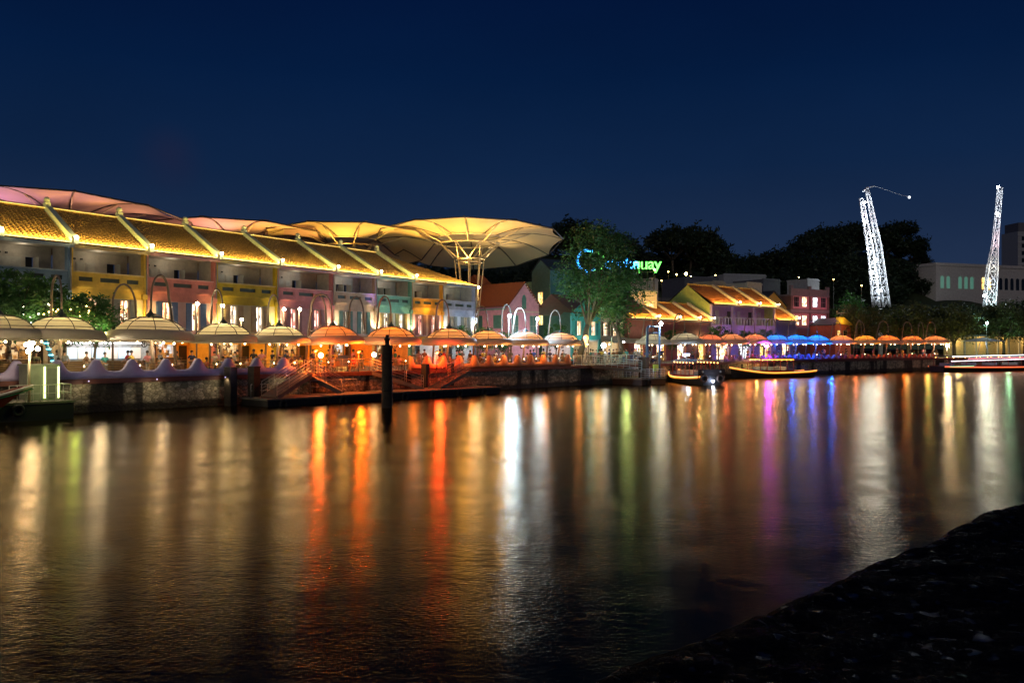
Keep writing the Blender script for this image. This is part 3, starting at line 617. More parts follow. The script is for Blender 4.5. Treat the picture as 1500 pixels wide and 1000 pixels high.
# px, colour word, light colour, dome watts, under-light colour, scale, rim z, extra text
CRM = (1, .78, .36); ORG = (1, .20, .015); PCH = (1, .36, .08); COR = (1, .20, .07); BLU = (0, .11, 1); ORR = (1, .20, .015)
PAR = [
 (-2, 'cream', CRM, 60, (1, .7, .4), 1.0, 4.62, 'cream parasol cut off by the left edge'),
 (90, 'cream', CRM, 105, (1, .66, .3), 1.0, 4.60, 'first whole cream parasol from the left, above the lilac barrier'),
 (220, 'cream', (1, .72, .36), 95, (1, .6, .22), 1.1, 4.58, 'wide warm cream parasol, second whole one from the left, before the yellow shophouse'),
 (327, 'cream', CRM, 115, (1, .62, .25), .93, 4.50, 'third whole cream parasol from the left, below the twin arches'),
 (409, 'cream', CRM, 115, (1, .60, .22), .90, 4.45, 'last cream parasol before the orange ones start'),
 (488, 'orange', ORG, 150, (1, .42, .08), .98, 4.40, 'first deep orange parasol, beside the cream ones'),
 (573, 'orange', (1, .24, .02), 170, (1, .42, .10), 1.0, 4.38, 'second deep orange parasol, behind the mooring pile'),
 (658, 'peach', PCH, 150, (1, .5, .2), 1.0, 4.36, 'first peach parasol right of the mooring pile'),
 (715, 'peach', PCH, 150, (1, .5, .2), .92, 4.34, 'second peach parasol, under the blue white floodlight'),
 (770, 'peach', PCH, 160, (1, .48, .18), .92, 4.32, 'third peach parasol, second from the end of the near group'),
 (821, 'peach', (1, .38, .1), 160, (1, .5, .2), .90, 4.32, 'peach parasol at the right end of the near group, beside the tree'),
 (957, 'cream', (1, .85, .6), 40, (1, .6, .3), .82, 4.45, 'dim cream parasol behind the blue steel portal'),
 (1004, 'cream', (1, .85, .6), 50, (1, .6, .3), .92, 4.50, 'cream parasol above the stern boat with tyres'),
 (1040, 'coral', COR, 110, (1, .5, .2), .84, 4.50, 'small coral parasol right of the far cream one'),
 (1072, 'coral', (1, .30, .10), 110, (1, .55, .3), .90, 4.52, 'second coral parasol, left of the reddest one'),
 (1106, 'coral', (1, .24, .08), 120, (1, .35, .3), .88, 4.54, 'reddish coral parasol touching the blue ones'),
 (1137, 'blue', BLU, 480, (.05, .12, 1), .88, 4.56, 'first blue parasol, left of the three'),
 (1168, 'blue', BLU, 480, (.05, .12, 1), .88, 4.58, 'middle blue parasol of the three'),
 (1197, 'blue', BLU, 480, (.25, .15, 1), .86, 4.60, 'right hand blue parasol of the three'),
 (1232, 'orange', (1, .25, .05), 150, (1, .3, .1), .88, 4.62, 'first orange parasol after the blue ones'),
 (1267, 'orange', (1, .30, .01), 190, (1, .3, .1), .88, 4.64, 'brightest far orange parasol, second after the blue ones'),
 (1301, 'orange', ORR, 160, (1, .28, .1), .90, 4.66, 'middle parasol of the five far orange ones'),
 (1336, 'orange', ORR, 170, (1, .28, .1), .90, 4.68, 'far orange parasol, second from the right end'),
 (1370, 'orange', ORR, 150, (1, .28, .1), .92, 4.70, 'last orange parasol at the right end, beside the starry lamp'),
]
SH = ['x', 'first cream parasol', 'wide warm cream parasol', 'third cream parasol', 'fourth cream parasol', 'first deep orange parasol', 'second deep orange parasol', 'first peach parasol', 'second peach parasol', 'third peach parasol', 'last peach parasol', 'dim cream parasol by the portal', 'far cream parasol', 'small coral parasol', 'second coral parasol', 'reddish coral parasol', 'left blue parasol', 'middle blue parasol', 'right blue parasol', 'first far orange parasol', 'brightest far orange parasol', 'middle far orange parasol', 'fourth far orange parasol', 'last far orange parasol']
SPOT = []; LATER = []; rp2 = random.Random(9)
for i, (px, cw, lc, pw, uc, sc, rz_, lab) in enumerate(PAR):
    o = par0 if i == 0 else dup(par0)
    p, d = hit(px, 2.3); a = ang(d)
    if px in (220, 488, 1301): a += R(38) if px != 220 else R(-62)
    place(o, (p.x, p.y, rz_), a, lab, sc); o.rotation_euler[0] = R(rp2.uniform(-1.3, 1.3)); o.rotation_euler[1] = R(rp2.uniform(-1.2, 1.2))
    SPOT.append((p, d, sc, cw, uc, px))
    LATER.append((o, pw, lc, cw, uc))
for o, pw, lc, cw, uc in LATER:
    plight((0, 0, .95), pw * .75, lc, .12, o, 'dome_light')
    plight((0, 0, .42), pw * .35, lc, .2, o, 'dome_light')
    plight((0, .2, -.34), 30 if cw != 'blue' else 90, uc, .1, o, 'pad_light')
    if cw in ('peach', 'orange', 'blue', 'coral'): plight((0, -2.95, -.6), (60 if cw in ('peach', 'orange') and uc and o.location.y < 100 else 55) if cw != 'blue' else 330, lc, .1, o, 'added_rim_light')  # bare light added at the rim to tint barrier and water
# a second, inner row of bare swan-neck masts
mk = 0
for px, tx in ((165, 'before the yellow shophouse'), (455, 'before the rose pink shophouse'), (512, 'before the beige shophouse'), (735, 'before the pink gable'), (1255, 'behind the brightest far orange parasol'), (1345, 'far right, against dark trees')):
    p, d = hit(px, 6.0); t = thing('swan_neck_mast', 'bare swan neck mast ' + tx, 'mast', (p.x, p.y, PZ), ang(d) + .1, 'bare swan neck masts')
    h = 6.6
    MB().tube([(0, 0, 0), (.02, 0, h - 1.5)] + [(.85 - .85 * math.cos(b), 0, h - 1.5 + 1.5 * math.sin(b)) for b in [math.pi * k / 10 for k in range(1, 11)]] + [(1.75, -.1, 3.6)], .075, 8).build('tube', TUB, t)
    MB().lathe([(.22, 0), (.2, .12), (.1, .2)], 12).build('base_plate', TUBD, t)

# ------------------------------------------------------------------ wavy barriers
def barrier(pa, pb, mat, label, railcol, off=.1, T=2.3):
    a, d = hit(pa, off); b, _ = hit(pb, off); Lh = (b - a).length; d = (b - a).normalized()
    root = thing('wavy_barrier', label, 'barrier', (a.x, a.y, PZ), ang(d))
    n = int(Lh / .06); m = MB(); vs = []
    prof = []
    for i in range(n + 1):
        s = Lh * i / n; c = abs((s / T) - round(s / T)) * T; h = .50 + .76 * math.exp(-(c / (.46 if T > 2.2 else .36)) ** 2.5); prof.append((s, h))
    for s, h in prof:
        bz = .16 + .05 * (h - .5)
        vs += [(s, -.18, 0), (s, -.24, .25), (s, -bz, h - .08), (s, -bz * .5, h), (s, bz * .5, h), (s, bz, h - .08), (s, .18, 0)]
    m.add(vs, [(i * 7 + k, (i + 1) * 7 + k, (i + 1) * 7 + (k + 1) % 7, i * 7 + (k + 1) % 7) for i in range(n) for k in range(7)] + [tuple(range(7)), tuple(range(n * 7 + 6, n * 7 - 1, -1))], 0, True)
    m.build('wall', mat, root)
    for k in range(6):
        z = .62 + k * .105; MB().tube([(.3, .26, z), (Lh - .3, .26, z)], .014, 5).build('rail', railcol, root)
    return root
LIL = M('lilac_plaster', (.40, .36, .55), .6, var=.08, bump=.1); ORP = M('orange_plaster', (.62, .25, .10), .6, var=.08, bump=.1)
barrier(-40, 432, LIL, 'long lilac wavy barrier with horizontal rails in its dips', M('brass_rail', (.5, .38, .15), .3, 1))
barrier(600, 834, ORP, 'orange wavy barrier under the peach parasols', M('brass_rail'), T=2.0)
b2 = barrier(1195, 1372, M('maroon_plaster', (.35, .06, .05), .6), 'low maroon barrier under the far orange parasols', TUBD, T=1.6); b2.scale = (1, 1, .62)
b3 = barrier(1062, 1192, M('violet_plaster', (.22, .14, .34), .6), 'dim violet barrier under the coral and blue parasols', TUBD, T=1.9); b3.scale = (1, 1, .7)
p, d = hit(432, .3); p2, _ = hit(598, .3)
# lamps added to light the lilac barrier and wall, on short river-side brackets
for px in (30, 130, 230, 330, 420):
    p, d = hit(px, -.9)
    t = thing('wash_lamp', 'small added violet wash lamp over the water at the lilac barrier, ' + {30: 'leftmost', 130: 'second from left', 230: 'middle one', 330: 'fourth from left', 420: 'rightmost'}[px], 'lamp', (p.x, p.y, PZ - .1), ang(d), 'added violet wash lamps')
    MB().tube([(0, .85, -.1), (0, .1, -.1), (0, 0, -.02)], .025, 6).build('bracket', TUBD, t); MB().ball((0, 0, .02), .05, 8).build('lens', GLOW('lens_violet', (.5, .4, 1), .5), t)
    slight((0, -1.1, .6), (0, .9, .4), 5, (.60, .50, 1), 150, .1, t)
    slight((0, -.25, -.1), (0, .7, -1.4), 16, (1, .78, .45), 150, .1, t)

# ------------------------------------------------------------------ people
def skin_mesh(name, verts, edges, mat, sub=1):
    me = bpy.data.meshes.new(name); me.from_pydata([v[:3] for v in verts], edges, []); o = bpy.data.objects.new(name, me); COL.objects.link(o)
    md = o.modifiers.new('s', 'SKIN'); me.skin_vertices or None
    sv = me.skin_vertices[0].data if me.skin_vertices else None
    if sv is None:
        bm = bmesh.new(); bm.from_mesh(me); bm.verts.layers.skin.verify(); bm.to_mesh(me); bm.free(); sv = me.skin_vertices[0].data
    for i, v in enumerate(verts): sv[i].radius = (v[3], v[4] if len(v) > 4 else v[3]); sv[i].use_root = (i == 0)
    md2 = o.modifiers.new('u', 'SUBSURF'); md2.levels = sub
    dg = bpy.context.evaluated_depsgraph_get(); ev = o.evaluated_get(dg); m2 = bpy.data.meshes.new_from_object(ev)
    bpy.data.objects.remove(o); m2.name = name; m2.materials.clear(); m2.materials.append(mat)
    for p in m2.polygons: p.use_smooth = True
    return m2
SKIN = [M('skin_light', (.50, .30, .20), .5, var=.04), M('skin_tan', (.36, .20, .12), .5, var=.04), M('skin_brown', (.18, .09, .055), .5, var=.04)]
def body_pose(kind):
    """joints: pelvis 0, chest, neck, head...; facing -y"""
    if kind == 'sit':
        hp = .50; kn = [(-.11, -.44, .50), (.11, -.46, .50)]; an = [(-.12, -.42, .08), (.13, -.50, .08)]; el = [(-.25, -.10, .82), (.25, -.12, .82)]; ha = [(-.14, -.36, .80), (.16, -.38, .78)]; base = .50; lean = -.04
    elif kind == 'walk':
        kn = [(-.10, -.18, .52), (.10, .06, .50)]; an = [(-.10, -.22, .09), (.10, .34, .14)]; el = [(-.27, .14, 1.14), (.27, -.12, 1.14)]; ha = [(-.26, .05, .90), (.25, -.32, 1.0)]; base = .93; lean = -.03
    else:
        kn = [(-.10, -.03, .50), (.11, -.01, .50)]; an = [(-.12, 0, .08), (.14, .02, .08)]; el = [(-.28, .04, 1.13), (.27, .02, 1.13)]; ha = [(-.24, -.10, .90), (.14, -.26, 1.18)]; base = .93; lean = 0
    z = base; V = [(0, 0, z, .14, .11), (0, lean * .5, z + .22, .125, .10), (0, lean, z + .42, .15, .105), (0, lean, z + .54, .055), (0, lean - .01, z + .62, .055), (0, lean - .02, z + .72, .085, .10), (0, lean - .01, z + .80, .05, .06)]
    E = [(0, 1), (1, 2), (2, 3), (3, 4), (4, 5), (5, 6)]
    for s in (0, 1):
        x = (-1, 1)[s]; n = len(V)
        V += [(x * .10, -.01, z - .06, .09), (*kn[s], .06), (*an[s], .042), (an[s][0], an[s][1] - .13, .035, .035)]; E += [(0, n), (n, n + 1), (n + 1, n + 2), (n + 2, n + 3)]
        n = len(V); V += [(x * .19, lean, z + .44, .055), (*el[s], .042), (*ha[s], .03), (ha[s][0] - x * .03, ha[s][1] - .10, ha[s][2] - .02, .035, .02)]; E += [(2, n), (n, n + 1), (n + 1, n + 2), (n + 2, n + 3)]
    return V, E, z, lean, kn, an, el
CLO = {k: M('cloth_' + k, c, .8, var=.1) for k, c in dict(white=(.6, .6, .58), black=(.02, .02, .022), red=(.5, .04, .04), navy=(.03, .05, .15), olive=(.15, .16, .07), pink=(.6, .25, .3), grey=(.25, .25, .26), yellow=(.6, .45, .08), teal=(.05, .3, .3), brown=(.2, .1, .05)).items()}
HAIR = M('dark_hair', (.015, .01, .008), .5, var=0)
def make_person(kind):
    V, E, z, lean, kn, an, el = body_pose(kind)
    t = thing('person', 'x', 'person', (0, 0, 0))
    me = skin_mesh('body_' + kind, V, E, SKIN[0]); o = bpy.data.objects.new('body', me); COL.objects.link(o); o.parent = t
    sv = [(0, 0, z + .0, .165, .135), (0, lean * .5, z + .22, .145, .12), (0, lean, z + .42, .17, .125), (0, lean, z + .50, .085)]; se = [(0, 1), (1, 2), (2, 3)]
    for s in (0, 1):
        x = (-1, 1)[s]; n = len(sv); e = Vector(el[s]); sh = Vector((x * .19, lean, z + .44)); q = sh.lerp(e, .8); sv += [(*sh, .075), (*q, .062)]; se += [(2, n), (n, n + 1)]
    me = skin_mesh('shirt_' + kind, sv, se, CLO['white']); o = bpy.data.objects.new('shirt', me); COL.objects.link(o); o.parent = t
    sv = [(0, 0, z - .0, .155, .13)]; se = []
    for s in (0, 1):
        x = (-1, 1)[s]; n = len(sv); k = Vector(kn[s]); a = Vector(an[s]); sv += [(x * .10, -.01, z - .07, .105), (*k, .075), (*k.lerp(a, .9), .062)]; se += [(0, n), (n, n + 1), (n + 1, n + 2)]
    me = skin_mesh('trousers_' + kind, sv, se, CLO['navy']); o = bpy.data.objects.new('trousers', me); COL.objects.link(o); o.parent = t
    h = MB(); h.ball((0, lean + .012, z + .775), .115, 10, sz=.95); h.build('hair', HAIR, t)
    for x in (-.032, .032): MB().ball((x, lean - .108, z + .735), .013, 6).build('eye', HAIR, t)
    return t
PROTO = {k: make_person(k) for k in ('sit', 'stand', 'walk')}; USED = set(); rp_ = random.Random(3)
def person(kind, loc, rz, where, shirt=None, sc=None):
    if kind in USED: o = dup(PROTO[kind])
    else: o = PROTO[kind]; USED.add(kind)
    shirt = shirt or rp_.choice(list(CLO)); tr = rp_.choice(['navy', 'black', 'grey', 'brown', 'olive'])
    verb = {'sit': 'seated', 'stand': 'standing', 'walk': 'walking'}[kind]
    place(o, loc, rz, 'person in %s top, %s trousers, %s %s' % (shirt, tr, verb, where) if kind != 'sit' else 'person in %s top, %s' % (shirt, where), sc or rp_.uniform(.94, 1.04))
    for c in o.children:
        n = c.name.split('.')[0]; m = {'shirt': CLO[shirt], 'trousers': CLO[tr], 'body': rp_.choice(SKIN)}.get(n)
        if m and c.material_slots: c.material_slots[0].link = 'OBJECT'; c.material_slots[0].material = m
    return o

# ------------------------------------------------------------------ tables, chairs and diners under the pads
WOOD = M('table_wood', (.28, .15, .07), .45)
def make_table():
    t = thing('dining_table', 'x', 'table', (0, 0, 0), 0, 'dining tables under the parasols')
    m = MB(); m.lathe([(.001, .72), (.44, .72), (.45, .735), (.44, .75), (.001, .75)], 20); m.build('table_top', WOOD, t)
    MB().tube([(0, 0, .05), (0, 0, .72)], .035, 8).build('pedestal', TUBD, t); MB().lathe([(.001, .05), (.1, .05), (.26, .02), (.26, 0), (.001, 0)], 16).build('foot', TUBD, t)
    c = MB(); c.lathe([(.03, .75), (.04, .79), (.03, .84)], 10, (.1, .1, 0)); c.build('candle_glass', BULBS, t)
    return t
def make_chair():
    t = thing('dining_chair', 'x', 'chair', (0, 0, 0), 0, 'dining chairs under the parasols')
    MB().box(-.21, .21, -.22, .2, .43, .47).build('seat', WOOD, t)
    m = MB()
    for x in (-.16, -.05, .05, .16): m.box(x - .02, x + .02, .2, .225, .47, .82)
    m.box(-.2, .2, .195, .23, .82, .9); m.build('backrest', WOOD, t)
    for x in (-.18, .18):
        for y in (-.19, .19): MB().tube([(x, y, 0), (x, y, .43)], .018, 6).build('leg', TUBD, t)
    return t
tab0, ch0 = make_table(), make_chair(); ft = fc = True
for i, (p, d, sc, cw, uc, px) in enumerate(SPOT):
    if i == 0: continue
    n = Vector((-d.y, d.x)); lab = PAR[i][7]; short = SH[i]; sh2 = 'under ' + short
    for k, (du, dv, wh) in enumerate(((-1.0, -.5, 'left'), (1.05, -.6, 'right'))):
        if px > 1000 and k: continue
        q = p + d * du * sc + n * dv * sc; o = tab0 if ft else dup(tab0); ft = False
        place(o, (q.x, q.y, PZ), .3 * k, '%s round table, %s' % (wh, sh2))
        for s, ss in ((-1, 'left'), (1, 'right')):
            cq = q + d * s * .68; c = ch0 if fc else dup(ch0); fc = False
            place(c, (cq.x, cq.y, PZ), ang(d) + (-R(90) if s > 0 else R(90)) + rp_.uniform(-.2, .2), 'chair on the %s of the %s table, %s' % (ss, wh, sh2))
            if rp_.random() < .8:
                person('sit', (cq.x, cq.y, PZ - .02), c.rotation_euler.z, '%s seat of %s table, %s' % (ss, wh, short))
    if px < 830:
        for k in range(4):
            q = p + d * (-2.2 + 1.45 * k + rp_.uniform(-.3, .3)) + n * rp_.uniform(1.2, 3.0)
            person(rp_.choice(['stand', 'stand', 'walk']), (q.x, q.y, PZ), ang(d) + rp_.uniform(-3, 3), '%s of four behind the %s' % (ORD[k], short))
    for k in range(1 if px < 1000 else 2):
        q = p + d * rp_.uniform(-2, 2) + n * rp_.uniform(1.6, 4.5)
        person(rp_.choice(['stand', 'walk']), (q.x, q.y, PZ), rp_.uniform(-3, 3), ('behind ' if not k else 'in the passage behind ') + short)
# strollers on the open quay between the groups
for k in range(22):
    px = 842 + k * 5.2 + rp_.uniform(-2, 2); p, d = hit(px, rp_.uniform(1.2, 7)); kd = rp_.choice(['stand', 'walk', 'walk'])
    person(kd, (p.x, p.y, PZ), rp_.uniform(-3, 3), 'below the big tree, %s stroller' % ORD[k])
# ------------------------------------------------------------------ river edge: piles, pontoons, gangways
TIM = M('dark_timber', (.045, .033, .02), .8, bump=.5, bscale=9, var=.3)
CONC = M('pontoon_concrete', (.14, .13, .10), .8, bump=.3); BLK = M('pontoon_hull', (.015, .015, .014), .6)
RAILM = M('rail_steel', (.55, .5, .42), .35, .6); RED_IRON = M('red_rail', (.35, .10, .05), .5)
def on_water(px, yw): Y = CAMH * F / (yw - HOR); return Vector(((px - 750) / F * Y, Y))
def zat(py, Y): return CAMH + (HOR - py) / F * Y
# the tall pile out in the river
p = on_water(567, 597); t = thing('mooring_pile', 'tall dark timber mooring pile with a capped top standing in the river', 'mooring pile', (p.x, p.y, 0), .3)
Y = p.y; hz = zat(505, Y)
m = MB(); m.lathe([(.40, -1.5), (.37, 1.5), (.35, hz - .9), (.37, hz - .85), (.36, hz - .1), (.32, hz)], 14); m.build('pile_shaft', TIM, t)
m = MB(); m.lathe([(.15, hz), (.14, hz + .30), (.21, hz + .33), (.21, hz + .45), (.12, hz + .5), (.10, hz + .65), (.02, hz + .68)], 12); m.build('pile_cap', BLK, t)
m = MB(); m.torus((0, 0, 1.2), .40, .04, 'z', 20, 6); m.torus((0, 0, hz - .9), .38, .03, 'z', 20, 6); m.build('iron_band', BLK, t)
# square posts against the wall
for px, yb, yt, w_, nm in ((338, 587, 539, .62, 'left square timber post at the lilac barrier'), (372, 587, 538, .62, 'second square timber post, right of the first at the lilac barrier'), (623, 575, 534, .52, 'short brown post left of the red railed steps'), (660, 574, 534, .45, 'short brown post behind the red railed steps'), (943, 562, 524, .9, 'dark square pile at the foot of the blue portal')):
    p, d = hit(px, -1.0 if px < 800 else -3.0); t = thing('square_post', nm, 'post', (p.x, p.y, 0), ang(d) + .25, 'square mooring posts')
    h = zat(yt, p.y)
    m = MB(); m.box(-w_ / 2, w_ / 2, -w_ / 2, w_ / 2, -1.2, h); m.build('post_shaft', TIM, t)
    m = MB(); m.box(-w_ / 2 - .03, w_ / 2 + .03, -w_ / 2 - .03, w_ / 2 + .03, h, h + .08); m.build('post_cap', BLK, t)
def railing(g, a, b, h=1.0, n=None, mid=2, r=.025, every=1.4):
    a = Vector(a); b = Vector(b); L_ = (b - a).length; n = n or max(1, round(L_ / every)); up = Vector((0, 0, h))
    for i in range(n + 1): q = a.lerp(b, i / n); g.tube([q, q + up], r, 5)
    for k in range(mid + 1): o_ = up * ((k + 1) / (mid + 1)); g.tube([a + o_, b + o_], r * (1.2 if k == mid else .7), 5)
def pontoon(pa, pb, off, wd, label, z1=.55, cat='pontoon'):
    a, d = hit(pa, off); b, _ = hit(pb, off); L_ = (b - a).length; d = (b - a).normalized()
    t = thing('pontoon', label, cat, (a.x, a.y, 0), ang(d), 'floating pontoons')
    m = MB(); m.box(0, L_, 0, wd, -.5, z1 - .12); m.build('float', BLK, t)
    m = MB(); m.box(-.08, L_ + .08, -.08, wd + .08, z1 - .117, z1); m.build('deck', CONC, t)
    for k in range(int(L_ / 3)):
        x = 1.2 + k * 3; tr = MB(); tr.torus((x, -.12, z1 - .42), .26, .1, 'y', 16, 6); tr.build('tyre_fender', M('rubber', (.012, .012, .012), .7), t)
    return t, L_, d, a
t1, L1, d1, a1 = pontoon(392, 478, -4.2, 3.4, 'near dark pontoon under the two crossing gangways')
g = MB(); railing(g, (0.5, 3.0, .55), (L1 - .3, 3.0, .55), .9, mid=1); g.build('handrail', RAILM, t1)
t2, L2, d2, a2 = pontoon(482, 560, -4.4, 3.2, 'middle dark pontoon left of the tall pile', .6)
g = MB(); railing(g, (.3, 2.8, .6), (L2 - .3, 2.8, .6), 1.0, mid=1); g.build('handrail', RAILM, t2)
t3, L3, d3, a3 = pontoon(575, 732, -4.6, 3.2, 'long low dark pontoon right of the tall pile', .62)
t4, L4, d4, a4 = pontoon(-10, 108, -4.0, 3.6, 'black pontoon with a white rail at the left edge', 1.05)
g = MB()
railing(g, (L4 * .2, .15, 1.05), (L4 - .1, .15, 1.05), .95, mid=1, every=.42, r=.022); railing(g, (L4 - .1, .15, 1.05), (L4 - .1, 3.4, 1.05), .95, mid=1)
g.build('handrail', M('white_rail', (.6, .6, .5), .4), t4)
def gangway(pa, oa, za, pb, ob, zb, wd, label, rmat, cat='gangway', steps=False):
    a, _ = hit(pa, oa); b, _ = hit(pb, ob); a = Vector((a.x, a.y, za)); b = Vector((b.x, b.y, zb)); d = b - a
    t = thing('gangway', label, cat, a, math.atan2(d.y, d.x), 'gangways down to the pontoons'); L_ = math.hypot(d.x, d.y); dz = d.z
    m = MB()
    if steps:
        n = 12
        for k in range(n): m.box(L_ * k / n, L_ * (k + 1) / n + .04, 0, wd, dz * (k + 1) / n - .05, dz * (k + 1) / n)
    m.beam((0, -.04, -.1), (L_, -.04, dz - .1), .08, .3); m.beam((0, wd + .04, -.1), (L_, wd + .04, dz - .1), .08, .3)
    if not steps: m.beam((0, wd / 2, 0), (L_, wd / 2, dz), wd, .06)
    m.build('walkway', CONC, t)
    for y in (-.04, wd + .04):
        g = MB(); railing(g, (0, y, .06), (L_, y, dz + .06), 1.0, mid=3, r=.022); g.build('handrail', rmat, t)
    return t
gangway(436, -.9, PZ, 384, -2.6, .65, 1.2, 'gangway rising right to the lilac barrier end, pale deck edge', RAILM)
gangway(446, -.6, PZ, 500, -2.6, .7, 1.2, 'gangway dropping right from the lilac barrier end', RAILM)
gangway(545, -.4, PZ, 620, -2.8, .7, 1.2, 'gangway behind and right of the tall pile', RAILM)
gangway(674, -.9, PZ, 628, -2.4, .7, 1.1, 'stepped gangway with red rails below the orange barrier', RED_IRON, steps=True)
# landing terrace between the two barriers
a, d = hit(436, .15); b, _ = hit(598, .15); L_ = (b - a).length; t = thing('landing_railing', 'thin railing of the landing between the lilac and orange barriers', 'railing', (a.x, a.y, PZ), ang((b - a).normalized()))
g = MB(); railing(g, (0, 0, 0), (L_, 0, 0), 1.05, mid=3); g.build('handrail', TUB, t)
for k, px in enumerate((470, 548)):
    p, d = hit(px, .8); t = thing('globe_lamp', ('left' if not k else 'right') + ' glowing globe lamp on the landing between the barriers', 'lamp', (p.x, p.y, PZ), 0, 'globe lamps on the landing')
    MB().tube([(0, 0, 0), (0, 0, 1.2)], .04, 8).build('stem', TUBD, t); MB().ball((0, 0, 1.38), .2, 14).build('globe', GLOW('globe', (1, .75, .4), 14), t)
    plight((0, -.35, 1.5), 40, (1, .65, .25), .1, t)
for px, off, z, pw, c, nm in ((462, -.2, 3.9, 420, (1, .13, .008), 'left'), (525, -.2, 3.8, 380, (1, .16, .01), 'middle'), (640, -.2, 3.7, 520, (1, .07, .015), 'right')):  # red lamps added to draw warm streaks across the river
    p, d = hit(px, off); t = thing('streak_lamp', nm + ' one of three red lamps added at the landing for streaks on water', 'lamp', (p.x, p.y, PZ), ang(d), 'red heat lamps')
    MB().tube([(0, 0, 0), (0, 0, z - PZ - .1)], .035, 6).build('stem', TUBD, t); MB().lathe([(.02, z - PZ + .12), (.22, z - PZ), (.2, z - PZ - .04)], 12).build('hood', TUBD, t); MB().ball((0, 0, z - PZ - .08), .10, 8).build('element', GLOW('streak_red', (1, .12, .01), 10), t)
    plight((0, -.35, z - PZ - .1), pw, c, .1, t)
# pale green kiosk on the left pontoon
p, d = hit(62, -2.3); t = thing('ticket_kiosk', 'pale green ticket kiosk with two glowing edge tubes behind the white rail', 'kiosk', (p.x, p.y, 1.05), ang(d))
KG = M('kiosk_green', (.26, .30, .20), .5)
m = MB(); m.box(-.8, .95, 0, 1.4, 0, 2.0); m.build('cabin', KG, t); m = MB(); m.box(-.85, 1.0, -.08, 1.5, 2.003, 2.1); m.build('roof', KG, t)
m = MB(); m.box(.22, .80, -.03, -.004, .1, 1.85); m.build('door', M('kiosk_door', (.18, .2, .15), .5), t)
for x in (.12, .88):
    m = MB(); m.box(x - .04, x + .04, -.07, -.005, .1, 1.95); m.build('light_tube', GLOW('tube_lime', (.85, 1, .35), 1.8), t)
plight((.5, -3.4, 1.6), 26, (.7, 1, .15), .1, t)
p, d = hit(43, -3.6); t = thing('lamp_post', 'pale lamp post with a cluster of glowing globes at the left edge', 'lamp post', (p.x, p.y, 1.05), 0)
h = zat(512, p.y) - 1.05
MB().tube([(0, 0, 0), (0, 0, h)], [.075, .06], 10).build('post', M('cream_post', (.6, .52, .32), .5), t)
for x, z in ((-.22, .28), (.12, .36), (.02, .06), (-.12, -.1), (.42, .05)):
    MB().ball((x, .1, h + z), .13, 12).build('globe', GLOW('globe_hot', (1, .78, .5), 22), t)
plight((.1, -.4, h + .2), 90, (1, .75, .45), .12, t)
# white refrigerated bar behind the lilac barrier
p, d = hit(160, 6.2); t = thing('bar_kiosk', 'bright white open bar kiosk behind the lilac barrier', 'kiosk', (p.x, p.y, PZ), ang(d))
WH = M('kiosk_white', (.5, .5, .5), .5, var=.2, scale=3)
m = MB(); m.box(-3, 3, 1.6, 1.75, 0, 2.4); m.box(-3, -2.85, 0, 1.6, 0, 2.4); m.box(2.85, 3, 0, 1.6, 0, 2.4); m.build('wall', WH, t)
m = MB(); m.box(-3.1, 3.1, -.1, 1.9, 2.403, 2.55); m.build('roof', WH, t); m = MB(); m.box(-2.8, 2.8, .05, .55, 0, 1.05); m.build('counter', M('counter_brown', (.2, .12, .07), .5), t)
for k in range(6):
    x = -2.5 + k * .95; f = MB(); f.box(x, x + .8, 1.3, 1.55, 1.2, 2.0); f.build('display_fridge', GLOW(('fridge_a', 'fridge_b')[k % 2], ((.45, .75, 1), (.9, .7, .5))[k % 2], .35), t)
m = MB(); m.box(-2.6, 2.6, .6, .7, 2.3, 2.36); m.build('light_tube', GLOW('tube_white', (.95, .97, 1), 5), t)
plight((-1.3, .9, 2.1), 6, (.9, .95, 1), .1, t); plight((1.3, .9, 2.1), 5, (1, .9, .75), .1, t)
plight((-2.6, -4.6, 2.2), 110, (1, .86, .6), .08, t); plight((1.6, -4.6, 2.2), 60, (1, .8, .55), .08, t)  # two bare lights added riverwards for pale streaks on the water
p, d = hit(1122, -.1); t = thing('magenta_lamp', 'glowing magenta lamp between the coral and the blue parasols', 'lamp', (p.x, p.y, PZ), ang(d)); h = zat(507, p.y) - PZ
MB().tube([(0, 0, 0), (0, 0, h)], .04, 6).build('stem', TUBD, t); MB().tube([(-.45, -.1, h), (.45, -.1, h)], .1, 8).build('glass_tube', GLOW('magenta_tube', (.85, .25, 1), 26), t); plight((0, -.5, h), 420, (.42, .04, 1), .1, t)
p, d = hit(1005, .2); t = thing('neon_bar_sign', 'small blue white neon sign above the stern boat', 'sign', (p.x, p.y, PZ), ang(d)); h = zat(521, p.y) - PZ
MB().tube([(0, 0, 0), (0, 0, h)], .04, 6).build('stem', TUBD, t); MB().box(-.65, .65, -.06, .02, h, h + .25).build('board', GLOW('neon_board', (.5, .65, 1), 9), t); plight((0, -.4, h), 150, (.4, .62, 1), .1, t)
# blue twisted sculpture pole
p, d = hit(66, 2.5); t = thing('light_pole', 'leaning teal pole wrapped with glowing cyan bands', 'pole', (p.x, p.y, PZ), ang(d))
MB().tube([(.9, 0, 0), (0, 0, 2.5)], .11, 10).build('pole', M('teal_pole', (.02, .14, .2), .5), t)
for k in range(6):
    z = .4 + k * .38; x = .9 - .9 * z / 2.5; q = MB(); q.torus((x, 0, z), .13, .025, 'z', 14, 5); q.build('glow_band', GLOW('cyan_band', (.1, .75, 1), 4), t)

